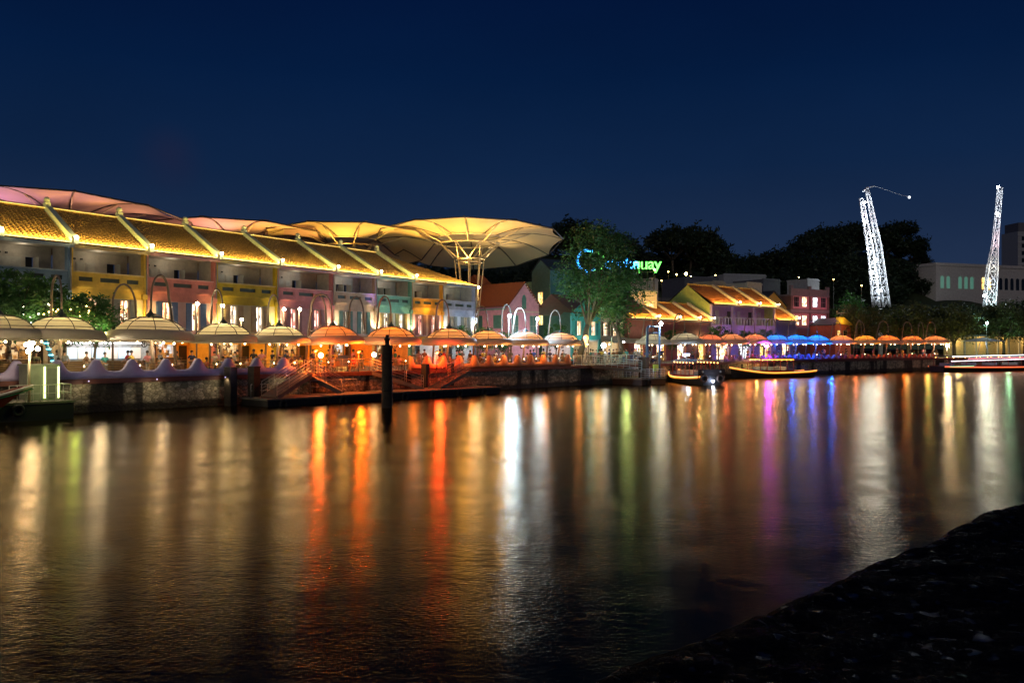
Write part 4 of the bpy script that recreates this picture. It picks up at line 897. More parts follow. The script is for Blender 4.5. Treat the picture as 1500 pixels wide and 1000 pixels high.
# ------------------------------------------------------------------ floodlights
def flood(px, py, off, label, glow, p_, col, aim=None, r=.13, base='mast'):
    q, d = hit(px, off); z = zat(py, q.y)
    t = thing('floodlight', label, 'floodlight', (q.x, q.y, PZ), ang(d), 'floodlights on tall poles'); h = z - PZ
    MB().tube([(0, 0, 0), (0, 0, h)], .06, 8).build('pole', TUB, t)
    MB().tube([(0, .12, h + .02), (0, -.08, h)], [.12, .17], 10).build('housing', TUBD, t)
    MB().ball((0, -.12, h), r, 12).build('lens', glow, t)
    plight((0, -.55, h - .05), p_, col, .12, t)
    return t
flood(288, 445, 5, 'starry warm floodlight left of the twin arches', GLOW('flood_warm', (1, .78, .45), 70), 60, (1, .8, .5))
flood(325, 448, 5, 'starry warm floodlight right of the twin arches', GLOW('flood_warm', (), 0), 60, (1, .8, .5))
flood(353, 468, 4.5, 'low round lamp before the olive yellow shophouse', GLOW('flood_warm', (), 0), 30, (1, .8, .5), r=.1)
flood(415, 453, 5, 'starry floodlight before the rose pink shophouse, left of two', GLOW('flood_warm', (), 0), 60, (1, .8, .5))
flood(438, 453, 5.5, 'starry floodlight before the rose pink shophouse, right of two', GLOW('flood_warm', (), 0), 60, (1, .8, .5))
flood(693, 473, 6, 'warm white floodlight at the foot of the funnel column', GLOW('flood_warm', (), 0), 120, (1, .88, .6), r=.2)
flood(745, 463, 4, 'brightest blue white floodlight, before the pink gable', GLOW('flood_cold', (.72, .86, 1), 420), 1000, (.36, .66, 1), r=.17)
flood(786, 467, 4, 'second blue white floodlight, right of the pink gable', GLOW('flood_cold2', (.72, .86, 1), 160), 230, (.4, .7, 1), r=.15)
flood(700, 421, 9, 'small yellow floodlight high on the funnel column', GLOW('flood_yellow', (1, .62, .2), 50), 120, (1, .65, .2), r=.13)
flood(883, 506, 5, 'big white globe floodlight under the big tree', GLOW('flood_white', (.9, .96, 1), 30), 30, (.85, .93, 1), r=.28)
flood(862, 470, 6, 'narrow white floodlight between the trunk and the teal house', GLOW('flood_cold3', (.8, 1, 1), 25), 80, (.6, 1, .95), r=.15)
flood(1387, 506, .8, 'starry cream floodlight at the right end of the quay', GLOW('flood_cream', (1, .88, .6), 260), 200, (1, .85, .6), r=.24)
flood(1445, 473, 8, 'teal white floodlight under the right hand lattice tower', GLOW('flood_teal', (.5, 1, .9), 60), 120, (.5, 1, .9), r=.22)

# ------------------------------------------------------------------ blue portal and jetty
p, d = hit(948, -3.0); t = thing('steel_portal', 'tall blue steel portal frame over the jetty with a bright lamp', 'portal', (p.x, p.y, .4), ang(d))
BS = M('blue_steel', (.07, .13, .24), .5); z1 = zat(478, p.y) - .4
MB().tube([(0, 0, -.8), (0, 0, z1 - .4)] + [(.4 - .4 * math.cos(a), 0, z1 - .4 + .4 * math.sin(a)) for a in (.5, 1.0, 1.57)], .16, 10).build('upright', BS, t)
MB().tube([(2.3, 0, -.8), (2.3, 0, z1)], .12, 10).build('upright', BS, t)
MB().tube([(.4, 0, z1), (2.3, 0, z1)], .10, 8).build('crossbeam', BS, t); MB().tube([(.1, 0, z1 - .7), (2.3, 0, z1 - .7)], .05, 8).build('crossbeam', BS, t)
MB().ball((2.25, -.25, z1 + .35), .2, 12).build('lamp', GLOW('portal_lamp', (.8, .95, 1), 60), t); plight((2.2, -.7, z1 + .2), 80, (.75, .92, 1), .12, t)
pj, Lj, dj, aj = pontoon(940, 975, -4.5, 4.0, 'small jetty pontoon below the blue portal', .7, 'jetty')
g = MB(); railing(g, (0, .1, .7), (Lj, .1, .7), 1.0, mid=4, every=.7); railing(g, (0, 3.8, .7), (Lj, 3.8, .7), 1.0, mid=4, every=.7); g.build('handrail', M('pale_blue_rail', (.45, .6, .68), .4), pj)
g = MB(); g.box(Lj * .55, Lj * .55 + 1.0, .25, .3, 1.5, 2.2); g.tube([(Lj * .55 + .5, .35, .7), (Lj * .55 + .5, .35, 1.5)], .04, 6); g.build('notice_board', M('lime_board', (.45, .6, .08), .5), pj)
plight((Lj * .4, -.3, 2.6), 30, (.6, .85, 1), .1, pj)
gangway(868, -.5, PZ - .02, 940, -3.2, 1.55, 1.5, 'long grey gangway from the open quay to the blue portal', M('pale_blue_rail'), 'gangway')
a, d = hit(840, .2); b, _ = hit(938, .2); t = thing('quay_railing', 'white steel railing along the open quay below the big tree', 'railing', (a.x, a.y, PZ), ang((b - a).normalized()))
g = MB(); railing(g, (0, 0, 0), ((b - a).length, 0, 0), 1.1, mid=4, every=1.3, r=.03); g.build('handrail', M('pale_blue_rail'), t)
for px, hh in ((873, 497), (893, 492)):
    p, d = hit(px, 1.5); t = thing('thin_post', 'thin white post on the open quay, ' + ('left' if px < 880 else 'right') + ' of two', 'post', (p.x, p.y, PZ), 0); MB().tube([(0, 0, 0), (.25, 0, zat(hh, p.y) - PZ)], .04, 6).build('post', M('pale_blue_rail'), t); MB().lathe([(.12, 0), (.1, .06), (.04, .1)], 8).build('foot', TUBD, t)
# orange balloon shaped lamp
p, d = hit(857, 1.2); t = thing('torch_lamp', 'orange torch shaped lamp on a white stem by the quay rail', 'lamp', (p.x, p.y, PZ), 0)
MB().tube([(0, 0, 0), (.1, 0, 2.0)], .07, 8).build('stem', WH, t); m = MB(); m.lathe([(.05, 2.0), (.13, 2.5), (.3, 3.0), (.22, 3.25), (.02, 3.35)], 14, (.1, 0, 0)); m.build('shade', GLOW('torch_orange', (1, .38, .04), 1.6), t)

# ------------------------------------------------------------------ bumboats
RUB = M('rubber', (.012, .012, .012), .7)
def boat(name, label, loc, rz, L_, Bm, hullc, band, bandglow, cab, lights, roofc, tyres=False, bow=1.0, strips=None, rake=.6, paint=None, group='river bumboats'):
    t = thing(name, label, 'boat', (*loc, 0), rz, group)
    N = 28; vs = []; K = 9
    def sec(u):
        w = Bm / 2 * (math.sin(min(1, u / .16) * math.pi / 2) * .28 + .72) * (1 - max(0, (u - .62) / .38) ** 2.2 * .97)
        sh = .75 + .25 * (1 - u) ** 4 + bow * .85 * max(0, (u - .5) / .5) ** 2.2; return w, sh
    for i in range(N + 1):
        u = i / N; w, sh = sec(u); x = L_ * u + (.5 * bow * max(0, (u - .8) / .2))
        for k in range(K):
            a = -1 + 2 * k / (K - 1); s = 1 if a > 0 else -1; q = abs(a)
            y = s * w * (q ** .45 if q < 1 else 1) * (.86 + .14 * q); z = -.45 + (sh + .45) * q ** 2.2; vs.append((x - rake * 1.6 * max(0, (u - .6) / .4) ** 1.6 * (1 - q ** 2.2), y, z))
    m = MB(); m.add(vs, [(i * K + k, (i + 1) * K + k, (i + 1) * K + k + 1, i * K + k + 1) for i in range(N) for k in range(K - 1)] + [tuple(range(K)), tuple(N * K + k for k in range(K - 1, -1, -1))], 0, False)
    if paint:
        for fi in range(len(m.m) - 2):
            i_, k_ = divmod(fi, K - 1)
            if i_ > N * .72 and k_ in (1, 2, 5, 6): m.m[fi] = 1
    m.build('hull', [hullc, paint] if paint else hullc, t)
    m = MB(); dv = []
    for i in range(N + 1): u = i / N; w, sh = sec(u); dv += [(L_ * u, -w * .97, sh - .16), (L_ * u, w * .97, sh - .16)]
    m.add(dv, [(2 * i, 2 * i + 1, 2 * i + 3, 2 * i + 2) for i in range(N)]); m.build('deck', M('boat_deck', (.16, .08, .04), .6), t)
    for s in (-1, 1):
        pts = [(L_ * i / N + (.5 * bow * max(0, (i / N - .8) / .2)), s * (sec(i / N)[0] + .05), sec(i / N)[1] - .10) for i in range(N + 1)]
        m = MB(); m.tube(pts, .09, 6); m.build('rubbing_band', bandglow, t)
        pts = [(x, y - s * .01, z - .16) for x, y, z in pts]; MB().tube(pts, .05, 5).build('rubbing_band', band, t)
    x0, x1, hz_ = cab; w = Bm / 2 * .82
    for k in range(6):
        for s in (-1, 1):
            x = x0 + (x1 - x0) * k / 5; MB().tube([(x, s * w, .6), (x, s * w, hz_)], .04, 6).build('cabin_post', M('boat_red', (.28, .03, .02), .5), t)
    m = MB(); n = 8; rv = []
    for i in range(2):
        x = (x0 - .3, x1 + .3)[i]
        for k in range(n + 1): a = -1 + 2 * k / n; rv.append((x, a * (w + .2), hz_ + .22 * (1 - a * a)))
    for i in range(2):
        x = (x0 - .3, x1 + .3)[i]
        for k in range(n + 1): a = -1 + 2 * k / n; rv.append((x, a * (w + .2), hz_ - .06 + .2 * (1 - a * a)))
    q = n + 1; m.add(rv, [(k, k + 1, q + k + 1, q + k) for k in range(n)] + [(2 * q + k, 3 * q + k, 3 * q + k + 1, 2 * q + k + 1) for k in range(n)] + [(0, q, 3 * q, 2 * q), (n, 2 * q + n, 3 * q + n, q + n)] + [(k, 2 * q + k, 2 * q + k + 1, k + 1) for k in range(n)] + [(q + k, q + k + 1, 3 * q + k + 1, 3 * q + k) for k in range(n)])
    m.build('cabin_roof', roofc, t)
    for s in (-1, 1):
        m = MB(); m.box(x0, x1, s * w - .02, s * w + .02, .62, 1.0); m.build('cabin_side', M('boat_red'), t)
        for k in range(7):
            x = x0 + .4 + (x1 - x0 - .8) * k / 6; MB().ball((x, s * (w - .05), hz_ - .14), .06, 6).build('lantern', GLOW('lantern_orange', (1, .38, .08), 9), t)
    for k in range(4):
        x = x0 + .8 + (x1 - x0 - 1.6) * k / 3; b = MB(); b.box(x - .2, x + .2, -w * .8, w * .8, .95, 1.02); b.box(x + .16, x + .2, -w * .8, w * .8, 1.02, 1.45); b.box(x - .18, x + .18, -w * .7, -w * .6, .5, .95); b.box(x - .18, x + .18, w * .6, w * .7, .5, .95); b.build('bench', M('bench_blue', (.2, .26, .33), .5), t)
    for x, y, z, p_, c in lights: plight((x, y, z), p_, c, .08, t)
    if strips:
        for nm, pts, c, s_ in strips: MB().tube(pts, .045, 6).build(nm, GLOW(c[0], c[1], s_), t)
    if tyres:
        for s in (-1, 1):
            m = MB(); m.torus((-.12, s * Bm * .26, .72), .36, .13, 'x', 20, 8); m.build('tyre', M('tyre_brown', (.10, .06, .04), .7), t)
        MB().ball((-.3, 0, .45), .12, 10).build('stern_lamp', GLOW('stern_lamp', (.5, .65, 1), 60), t)
        m = MB(); m.box(.1, .22, -Bm * .42, Bm * .42, .75, 1.7); m.build('stern_board', M('boat_dark', (.05, .035, .03), .6), t)
        for s in (-1, 1): MB().ball((.05, s * .28 * Bm, 1.45), .12, 8).build('painted_eye', M('eye_white', (.55, .5, .4), .5), t)
    return t
HB = M('boat_black', (.02, .015, .012), .5); HR = M('boat_hull_red', (.22, .035, .02), .5)
BAND = M('band_yellow', (.6, .42, .05), .5)
s_ = on_water(1043, 564)
boat('bumboat', 'dark bumboat seen from its stern with two big tyres and a blue lamp', (s_.x, s_.y), R(98), 12.5, 3.6, HB, BAND, GLOW('band_orange', (1, .30, .02), 1.3), (1.6, 8.6, 2.5), [(4, 0, 1.9, 70, (1, .3, .1)), (7, 0, 1.9, 60, (1, .35, .1)), (-.8, 0, .9, 8, (.5, .65, 1)), (1.2, 0, 1.9, 14, (1, .6, .3))], M('boat_roof_blue', (.14, .18, .34), .5), tyres=True)
s_ = on_water(1068, 553.5); e_ = on_water(1187, 551.5); dd = e_ - s_
boat('bumboat', 'long bumboat moored side on with an orange glowing gunwale under the blue parasols', (e_.x, e_.y), ang(-dd), dd.length, 3.3, HB, BAND, GLOW('band_orange', (), 0), (4.0, 9.5, 2.5), [(6, 0, 1.9, 60, (1, .4, .12)), (9, 0, 1.9, 60, (1, .6, .2))], M('boat_roof_dark', (.03, .03, .035), .6),
     strips=[('eave_strip', [(4.2, s * 1.6, 2.4), (9.3, s * 1.6, 2.4)], ('eave_orange', (1, .28, .02)), 3.2) for s in (-1, 1)])
s_ = on_water(1372, 544.5); e_ = on_water(1560, 541); dd = e_ - s_
boat('cruise_boat', 'river cruise boat at the right edge, its strips standing in for light trails', (s_.x, s_.y), ang(dd), dd.length, 4.2, HB, BAND, GLOW('band_red', (1, .12, .02), .9), (1.5, 19, 2.5), [(5, 0, 2.2, 20, (1, .8, .7)), (13, 0, 2.2, 20, (1, .8, .7))], M('boat_roof_dark'), bow=.4, group='river cruise boats',
     strips=[('roof_trail_strip', [(1.2, -2.0, 2.52), (19.5, -2.0, 2.72)], ('strip_white', (.8, .9, 1)), 3.2), ('roof_trail_strip', [(5, -2.0, 2.15), (19.5, -2.0, 2.3)], ('strip_pink', (1, .25, .3)), 1.5), ('roof_trail_strip', [(.8, -2.1, 1.75), (19.5, -2.1, 2.0)], ('strip_pale', (1, .75, .85)), 2.2), ('gunwale_trail_strip', [(.3, -2.2, .9), (6, -2.3, .95)], ('strip_green', (.1, .9, .4)), .8)])  # strips stand in for the light trails of a passing boat
s_ = Vector((-40.4, 36.2)); e_ = Vector((-27.2, 46.8)); dd = e_ - s_
bt0 = boat('bumboat', 'red bumboat with green raised bow cut off by the left edge', (s_.x, s_.y), ang(dd), dd.length, 3.8, HR, M('bow_green', (.02, .16, .07), .5), M('band_white', (.5, .5, .45), .5), (2.0, 12.0, 2.6), [(10, 0, 2.2, 40, (1, .35, .15)), (14.5, -3.5, 3.0, 45, (1, .7, .4))], M('boat_roof_dark'), bow=1.6, rake=1.9, paint=M('bow_green'))  # light off the bow is added to bring out the dark hull
# ------------------------------------------------------------------ houses beyond the row
RED_T = M('red_roof_tile', (.17, .045, .025), .75, var=.25, scale=8)
def win(root, x0, x1, z0, z1, y, pane, fr=None, name='window', side=-1, mull=1, bars=1):
    """window on a wall whose face is at y, facing -y"""
    fr = fr or M('window_frame'); m = MB(); e = .07; a, b = y - .07, y - .003
    m.box(x0 - e, x0, a, b, z0 - e, z1 + e).box(x1, x1 + e, a, b, z0 - e, z1 + e).box(x0, x1, a, b, z1, z1 + e).box(x0, x1, a, b, z0 - e, z0)
    for k in range(mull): x = x0 + (x1 - x0) * (k + 1) / (mull + 1); m.box(x - .02, x + .02, a + .01, b, z0, z1)
    for k in range(bars): z = z0 + (z1 - z0) * (k + 1) / (bars + 1); m.box(x0, x1, a + .015, b, z - .02, z + .02)
    f = m.build(name, fr, root); MB().box(x0, x1, y - .03, y - .006, z0, z1).build('pane', pane, f); return f
P_DK = M('glass_dark', (.01, .014, .016), .1, var=0); P_GR = M('green_louvre', (.08, .22, .17), .6)
P_LIT = ROOM('pane_lit', (1, .92, .75), (1, .6, .3), (.2, .08, .04), 1.6); P_WHT = ROOM('pane_white', (.95, .98, 1), (.7, .75, .85), (.15, .15, .2), 1.8); P_YEL = ROOM('pane_yellow', (1, .8, .4), (.9, .5, .12), (.3, .12, .02), 1.3)
def gable_house(name, label, loc, rz, w, dp, he, hp, wall, roof, group=None, cat='house', over=.3, tiled=False):
    """front gable across x (0..w) facing -y, depth dp inland, eaves he, ridge hp"""
    t = thing(name, label, cat, loc, rz, group)
    m = MB(); m.prism([(0, 0), (w, 0), (w, he), (w / 2, hp), (0, he)], 0, dp); m.build('wall', wall, t)
    for s in (0, 1):
        m = MB(); xa = -over if s == 0 else w + over; sl = (hp - he) / (w / 2); za = he - over * sl; xm = w / 2
        if s == 0: poly = [(xa, za + .02), (xm, hp + .02), (xm, hp + .2), (xa, za + .2)]
        else: poly = [(xm, hp + .02), (xa, za + .02), (xa, za + .2), (xm, hp + .2)]
        m.prism(poly, -over, dp + over); m.build('roof', roof, t)
    return t
PNK = M('pink_render', (.66, .34, .40), .7, bump=.1); CRW = M('cream_trim', (.6, .52, .4), .6)
c0 = XY(745, 108); nd = Vector((-.67, .742)); fd = Vector((.742, .67))
t = gable_house('gable_house', 'pink gabled house with a red tiled roof and green arched vent', (c0.x, c0.y, PZ), ang(fd), 5.3, 13, 7.4, 10.2, PNK, RED_T)
m = MB(); m.prism([(2.3, 6.9), (2.3, 8.2), (2.45, 8.6), (2.65, 8.75), (2.85, 8.6), (3.0, 8.2), (3.0, 6.9)], -.06, -.004); m.build('arched_vent', P_GR, t)
for x in (.5, 3.7): win(t, x, x + 1.1, 3.4, 6.0, 0, P_GR)
m = MB(); m.box(0, 5.3, -.1, -.004, 6.45, 6.6); m.build('string_course', CRW, t)
for k in range(9):
    s = k / 9; m = MB(); m.box(2.7 + 2.6 * s, 2.9 + 2.6 * s, -.25, -.05, 10.0 - 2.8 * s, 10.15 - 2.8 * s); m.build('rafter_end', CRW, t)
plight((2.6, -3.5, 3.2), 170, (.95, .8, .9), .2, t)
# its long side towards the row
m = MB(); m.box(-.06, -.004, .5, 12.5, 6.75, 6.95); m.build('eave_board', M('eave_green', (.25, .38, .3), .6), t)
for y in (2.0, 6.0, 10.0): m = MB(); m.box(-.05, -.004, y - .9, y + .9, 4.4, 6.1); m.build('side_louvre', P_GR, t)
slight((-4, 3, 1), (0, 5, 6), 190, (1, .6, .5), 110, .2, t)
# square red roofed turret behind
c1 = XY(700, 116); t = thing('roof_turret', 'small square red roofed turret behind the pink gable, left of its ridge', 'turret', (c1.x, c1.y, PZ), ang(fd))
m = MB(); m.box(0, 2.2, 0, 3, 0, 10.4); m.build('wall', PNK, t); m = MB(); m.add([(-.3, -.3, 10.4), (2.5, -.3, 10.4), (2.5, 3.3, 10.4), (-.3, 3.3, 10.4), (.2, 1.2, 11.9), (2.0, 1.2, 11.9)], [(0, 1, 5, 4), (1, 2, 5), (2, 3, 4, 5), (3, 0, 4), (0, 3, 2, 1)]); m.build('roof', RED_T, t)
slight((1, -5, 8), (1, 0, 11), 60, (1, .55, .35), 60, .2, t)
# tall sage green house
SG = M('sage_render', (.16, .26, .20), .75); MNT = M('mint_render', (.36, .6, .36), .7)
a = XY(779, 125.4); b = XY(806, 122); fdir = Vector((b.x - a.x, b.y - a.y)); wd = fdir.length
t = gable_house('green_house', 'tall narrow sage green gabled house left of the big tree', (a.x, a.y, PZ), ang(fdir), wd, 7.5, 13.0, 14.6, SG, M('slate', (.06, .06, .065), .7), over=.1)
for z in (5.2, 8.0): win(t, wd * .36, wd * .62, z, z + 1.9, 0, P_YEL)
dv = Vector((.8, .6)); t2 = thing('green_wing', 'pale mint lit wall with windows behind the left of the big tree', 'house', (b.x + .12, b.y + .1, PZ), ang(dv))
m = MB(); m.box(.1, 9, .1, 8, 0, 11.2); m.build('wall', MNT, t2); m = MB(); m.box(0, 9.1, 0, 8.1, 11.203, 11.6); m.build('roof_parapet', MNT, t2)
for x, z in ((3.6, 7.3), (6.4, 7.8), (1.4, 4.2), (4.6, 4.2)): win(t2, x, x + 1.3, z, z + 1.6, .1, P_LIT, mull=2)
slight((4.5, -6, 3), (4.5, 0, 9.5), 1500, (.65, 1, .55), 90, .3, t2); plight((-2.5, -4, 3.5), 120, (.4, 1, .75), .2, t2)
# yellow lit house just behind the pink one
a = XY(736, 128); t = gable_house('back_house', 'warm lit little house between the pink gable and the sage green house', (a.x, a.y, PZ), ang(Vector((.9, .43))), 5.2, 6, 10.2, 11.3, M('warm_cream', (.55, .42, .2), .7), M('blue_slate', (.08, .09, .14), .6))
m = MB(); m.tube([(-.3, -.35, 10.0), (5.5, -.35, 10.0)], .05, 5); m.build('eave_light', WARMSTRIP, t); plight((2.6, -1.2, 9), 90, (1, .75, .3), .2, t)

# the second row, behind the big tree
def flat_shop(pa, pb, off, he, wall, label, shut, awn=None, pane=P_LIT, lit=(60, WW), gcol=G_WHT, nw=2, gable=0):
    a, d = hit(pa, off); b, _ = hit(pb, off); w = (b - a).length - .02; d = (b - a).normalized()
    t = thing('shophouse', label, 'shophouse', (a.x, a.y, PZ), ang(d), 'shophouses behind the big tree')
    ws = [(w * (k + .5) / nw - .4, w * (k + .5) / nw + .4, 3.5, 5.3) for k in range(nw)]
    m = MB(); m.panel(0, w, 2.9, he, 0, .3, ws); m.box(0, .3, 0, .3, 0, 2.9); m.box(w - .3, w, 0, .3, 0, 2.9)
    if gable: m.prism([(0, he + .001), (w, he + .001), (w / 2, he + gable)], 0, .3)
    m.build('wall', wall, t)
    m = MB(); m.box(0.02, w - .02, .31, 6, 2.7, 2.9); m.box(0.02, w - .02, 5, 5.2, 0, 2.7); m.box(.02, .1, .31, 5, 0, 2.7); m.box(w - .1, w - .02, .31, 5, 0, 2.7); m.build('shop_inside', gcol, t)
    for a_, b_, c_, d_ in ws:
        m = MB(); m.box(a_, a_ + .06, .05, .2, c_, d_); m.box(b_ - .06, b_, .05, .2, c_, d_); m.box(a_ + .06, b_ - .06, .05, .2, d_ - .06, d_); m.box((a_ + b_) / 2 - .03, (a_ + b_) / 2 + .03, .06, .18, c_, d_ - .06)
        f = m.build('window', M('window_frame'), t); MB().box(a_ + .06, b_ - .06, .22, .25, c_, d_ - .06).build('pane', pane, f)
        for x0 in (a_ - .46, b_ + .06): MB().box(x0, x0 + .4, -.06, -.01, c_, d_).build('shutter', shut, f)
    m = MB(); m.add([(-.0, -.3, he + .02), (w, -.3, he + .02), (w, 3.6, he + 2.6), (0, 3.6, he + 2.6), (w, 7.2, he), (0, 7.2, he)], [(0, 1, 2, 3), (3, 2, 4, 5)]); m.build('roof', M('dull_tile', (.14, .06, .04), .8), t)
    if awn:
        m = MB(); m.add([(0, -.02, 3.3), (w, -.02, 3.3), (w, -2.2, 2.75), (0, -2.2, 2.75), (0, -2.2, 2.5), (w, -2.2, 2.5), (0, -.02, 3.2), (w, -.02, 3.2)], [(0, 1, 2, 3), (3, 2, 5, 4), (4, 5, 7, 6)]); m.build('awning', awn, t)
    plight((w / 2, 2.2, 2.2), lit[0], lit[1], .15, t)
    for k in range(3): MB().ball((w * (k + 1) / 4, 1.0, 2.35), .1, 8).build('pendant', BULBS, t)
    slight((w / 2, -2.4, 2.6), (w / 2, .3, 4.2), 120, (.95, .95, .85), 110, .12, t)
    return t, w
TEAL = M('teal_render', (.05, .38, .36), .7); CREAM = M('cream_render', (.55, .48, .34), .7); AWN = M('pale_awning', (.5, .5, .46), .7)
t, w = flat_shop(838, 880, 11, 6.2, TEAL, 'bright teal shophouse beside the trunk of the big tree', M('teal_dark', (.03, .2, .19), .6), gable=1.8)
flat_shop(880, 908, 11.6, 6.8, CREAM, 'cream shophouse with brown shutters behind the right of the big tree', M('shutter_brown', (.12, .07, .045), .6), AWN)
flat_shop(908, 928, 11.6, 6.6, M('pale_yellow_render', (.6, .5, .25), .7), 'narrow pale yellow shophouse behind the second trunk', M('shutter_brown'), AWN, nw=1)
flat_shop(928, 952, 11.6, 6.6, M('ochre_render', (.55, .34, .06), .7), 'ochre shophouse with red shutters left of the blue portal', M('shutter_red', (.30, .04, .03), .6), AWN)

# tiled houses with lit firewalls on the right
def lit_row(pa, pb, off, he, dep, rise, bays, wall, label, fw_px=(), low=False, gal=False):
    a, d = hit(pa, off); b, _ = hit(pb, off); w = (b - a).length - .02; d = (b - a).normalized()
    t = thing('tiled_house', label, 'house', (a.x, a.y, PZ), ang(d), 'houses with lit tiled roofs on the far bend')
    m = MB()
    if gal:
        bw = w / bays
        m.panel(0, w, 0, he - 3.1, 0, .3, [(bw * (k + .5) - 1.6, bw * (k + .5) + 1.6, .1, 2.6) for k in range(bays)])
        for k in range(bays + 1): x = min(w - .3, max(0, bw * k - .3)); m.box(x, x + (.6 if 0 < k < bays else .3), 0, .3, he - 3.1, he)
        m.box(.01, w - .01, 2.0, 2.2, 0, he); m.box(.01, w - .01, .3, 2.0, he - 3.2, he - 3.1)
        m.build('wall', wall, t)
        for k in range(bays):
            g = MB(); x0 = bw * k + .4; x1 = bw * (k + 1) - .4; g.box(x0, x1, .05, .17, he - 2.05, he - 1.9)
            n = 7
            for j in range(n): x = x0 + .1 + (x1 - x0 - .2) * j / (n - 1); g.box(x - .07, x + .07, .06, .16, he - 3.1, he - 2.05)
            g.build('balustrade', M('pale_trim', (.5, .5, .5), .6), t)
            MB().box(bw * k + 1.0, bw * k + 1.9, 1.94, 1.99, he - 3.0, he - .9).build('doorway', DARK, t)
            MB().box(bw * (k + 1) - 2.2, bw * (k + 1) - 1.3, 1.92, 1.99, he - 3.0, he - .8).build('door_panel', M('door_white'), t)
            MB().box(bw * (k + .5) - 1.55, bw * (k + .5) + 1.55, .4, .5, .12, 2.5).build('shop_window', (P_LIT, P_WHT, P_YEL)[k % 3], t)
            plight((bw * (k + .5), -1.6, he - 4.2), 45, ((.6, .3, 1), (.7, .25, 1), (.75, .3, .9))[k % 3], .2, t)
    else:
        bw = w / bays; m.panel(0, w, 0, he, 0, .3, [(bw * (k + .5) - 1.1, bw * (k + .5) + 1.1, .1, 2.5) for k in range(bays)]); m.build('wall', wall, t)
        for k in range(bays): MB().box(bw * (k + .5) - 1.05, bw * (k + .5) + 1.05, .35, .4, .12, 2.45).build('shop_window', (P_LIT, P_YEL)[k % 2], t)
    g = MB(); m2 = MB()
    roof_tiles(g, w, dep, rise, -.5, he, rows=12, pitch=.34); g.build('roof', M('orange_tile', (.42, .15, .04), .75, var=.35, scale=10), t)
    m2.add([(0, -.5 + dep + .02, he + rise - .05), (w, -.5 + dep + .02, he + rise - .05), (w, 2 * dep - .5, he), (0, 2 * dep - .5, he)], [(0, 1, 2, 3)]); m2.build('rear_slope', TILE, t)
    for s in (0, 1):
        x = -.003 if s == 0 else w - .2; m = MB(); m.add([(x, .31, 0), (x + .2, .31, 0), (x, .31, he - .05), (x + .2, .31, he - .05), (x, dep - .5, he + rise - .08), (x + .2, dep - .5, he + rise - .08), (x, 2 * dep - .9, he - .05), (x + .2, 2 * dep - .9, he - .05), (x, 2 * dep - .9, 0), (x + .2, 2 * dep - .9, 0)], [(0, 2, 4, 6, 8), (1, 9, 7, 5, 3), (0, 1, 3, 2), (2, 3, 5, 4), (4, 5, 7, 6), (6, 7, 9, 8)])
        m.build('gable_wall', M('lime_render', (.42, .48, .12), .7) if gal else wall, t)
    MB().tube([(0, dep - .5, he + rise + .05), (w, dep - .5, he + rise + .05)], .16, 6).build('ridge_cap', M('ridge_tile'), t)
    MB().box(0, w, -.68, -.503, he - .25, he - .02).build('gutter', M('gutter_brown', (.2, .13, .1), .5), t)
    MB().tube([(.1, -.45, he + .1), (w - .1, -.45, he + .1)], .035, 6).build('light_strip', WARMSTRIP, t)
    strip((w / 2, -.52, he + .32), (R(90) + math.atan2(rise, dep) - .12, 0, 0), w * .96, .06, 34 * w, (1, .52, .10), t, 'eave_light')
    for x in fw_px: firewall(x * w, -.5, he, dep, rise, t, power=80, mat=CRW, ends=False, h=.3, wd=.42)
    return t, w
LIME = M('lime_render', (.42, .48, .12), .7)
th, wh = lit_row(1042, 1136, 11.4, zat(445, 130) - PZ, 5.0, 3.2, 3, M('mauve_render', (.42, .30, .42), .7), 'lime gabled house with three violet lit galleries and a lit tiled roof', (.36, .68, .985), gal=True)
slight((-6, 2, 2.5), (0, 4.5, 8.5), 1500, (.95, 1, .45), 100, .3, th); plight((-4, -1, 3), 100, (.9, 1, .5), .2, th)
lit_row(920, 1041, 11.0, zat(469, 124) - PZ, 4.6, 2.7, 4, M('brick_red_render', (.25, .08, .05), .7), 'low house with lit tiled roof left of the lime gable', (.30, .55, .80, .99))
lit_row(1137, 1166, 11.4, zat(470, 146) - PZ, 4.4, 2.6, 1, M('blue_violet_render', (.15, .13, .3), .7), 'small low house with lit tiled roof right of the violet galleries', (.97,))
# yellow walled house behind it
a = XY(1113, 156); t = gable_house('yellow_house', 'yellow walled house with a dark roof behind the small low tiled roof', (a.x, a.y, PZ), ang(Vector((.8, .6))), 8, 7, 9.6, 12.2, M('ochre_render'), M('slate'), over=.3)
win(t, 3, 4.2, 6.4, 8, 0, P_DK); slight((4, -4, 5), (5, 0, 9), 90, (1, .8, .3), 80, .2, t)
# three storey red house
a = XY(1158, 160); d = Vector((.85, .53)).normalized(); t = thing('red_townhouse', 'three storey dull red house with two rows of lit windows', 'house', (a.x, a.y, PZ), ang(d))
RD = M('dull_red_render', (.20, .10, .09), .75); z3 = zat(417, 162) - PZ; w = 11.0
m = MB(); m.box(0, w, 0, 9, 0, z3 - 2.2); m.build('wall', RD, t)
m = MB(); m.box(-.12, w + .12, -.15, 9.1, z3 - 2.197, z3 - 1.9); m.box(-.05, w + .05, -.13, 9.05, 5.4, 5.7); m.box(-.05, w + .05, -.13, 9.05, 8.5, 9.0); m.build('cornice', M('grey_trim', (.25, .2, .2), .7), t)
m = MB()
for k in range(3): x = (0, w / 2 - .3, w - .6)[k]; m.box(x, x + .6, -.12, .4, z3 - 1.9, z3 - .2)
m.panel(.6, w / 2 - .3, z3 - 1.897, z3 - .8, 0, .25); m.panel(w / 2 + .3, w - .6, z3 - 1.897, z3 - .8, 0, .25); m.build('roof_parapet', M('grey_trim'), t)
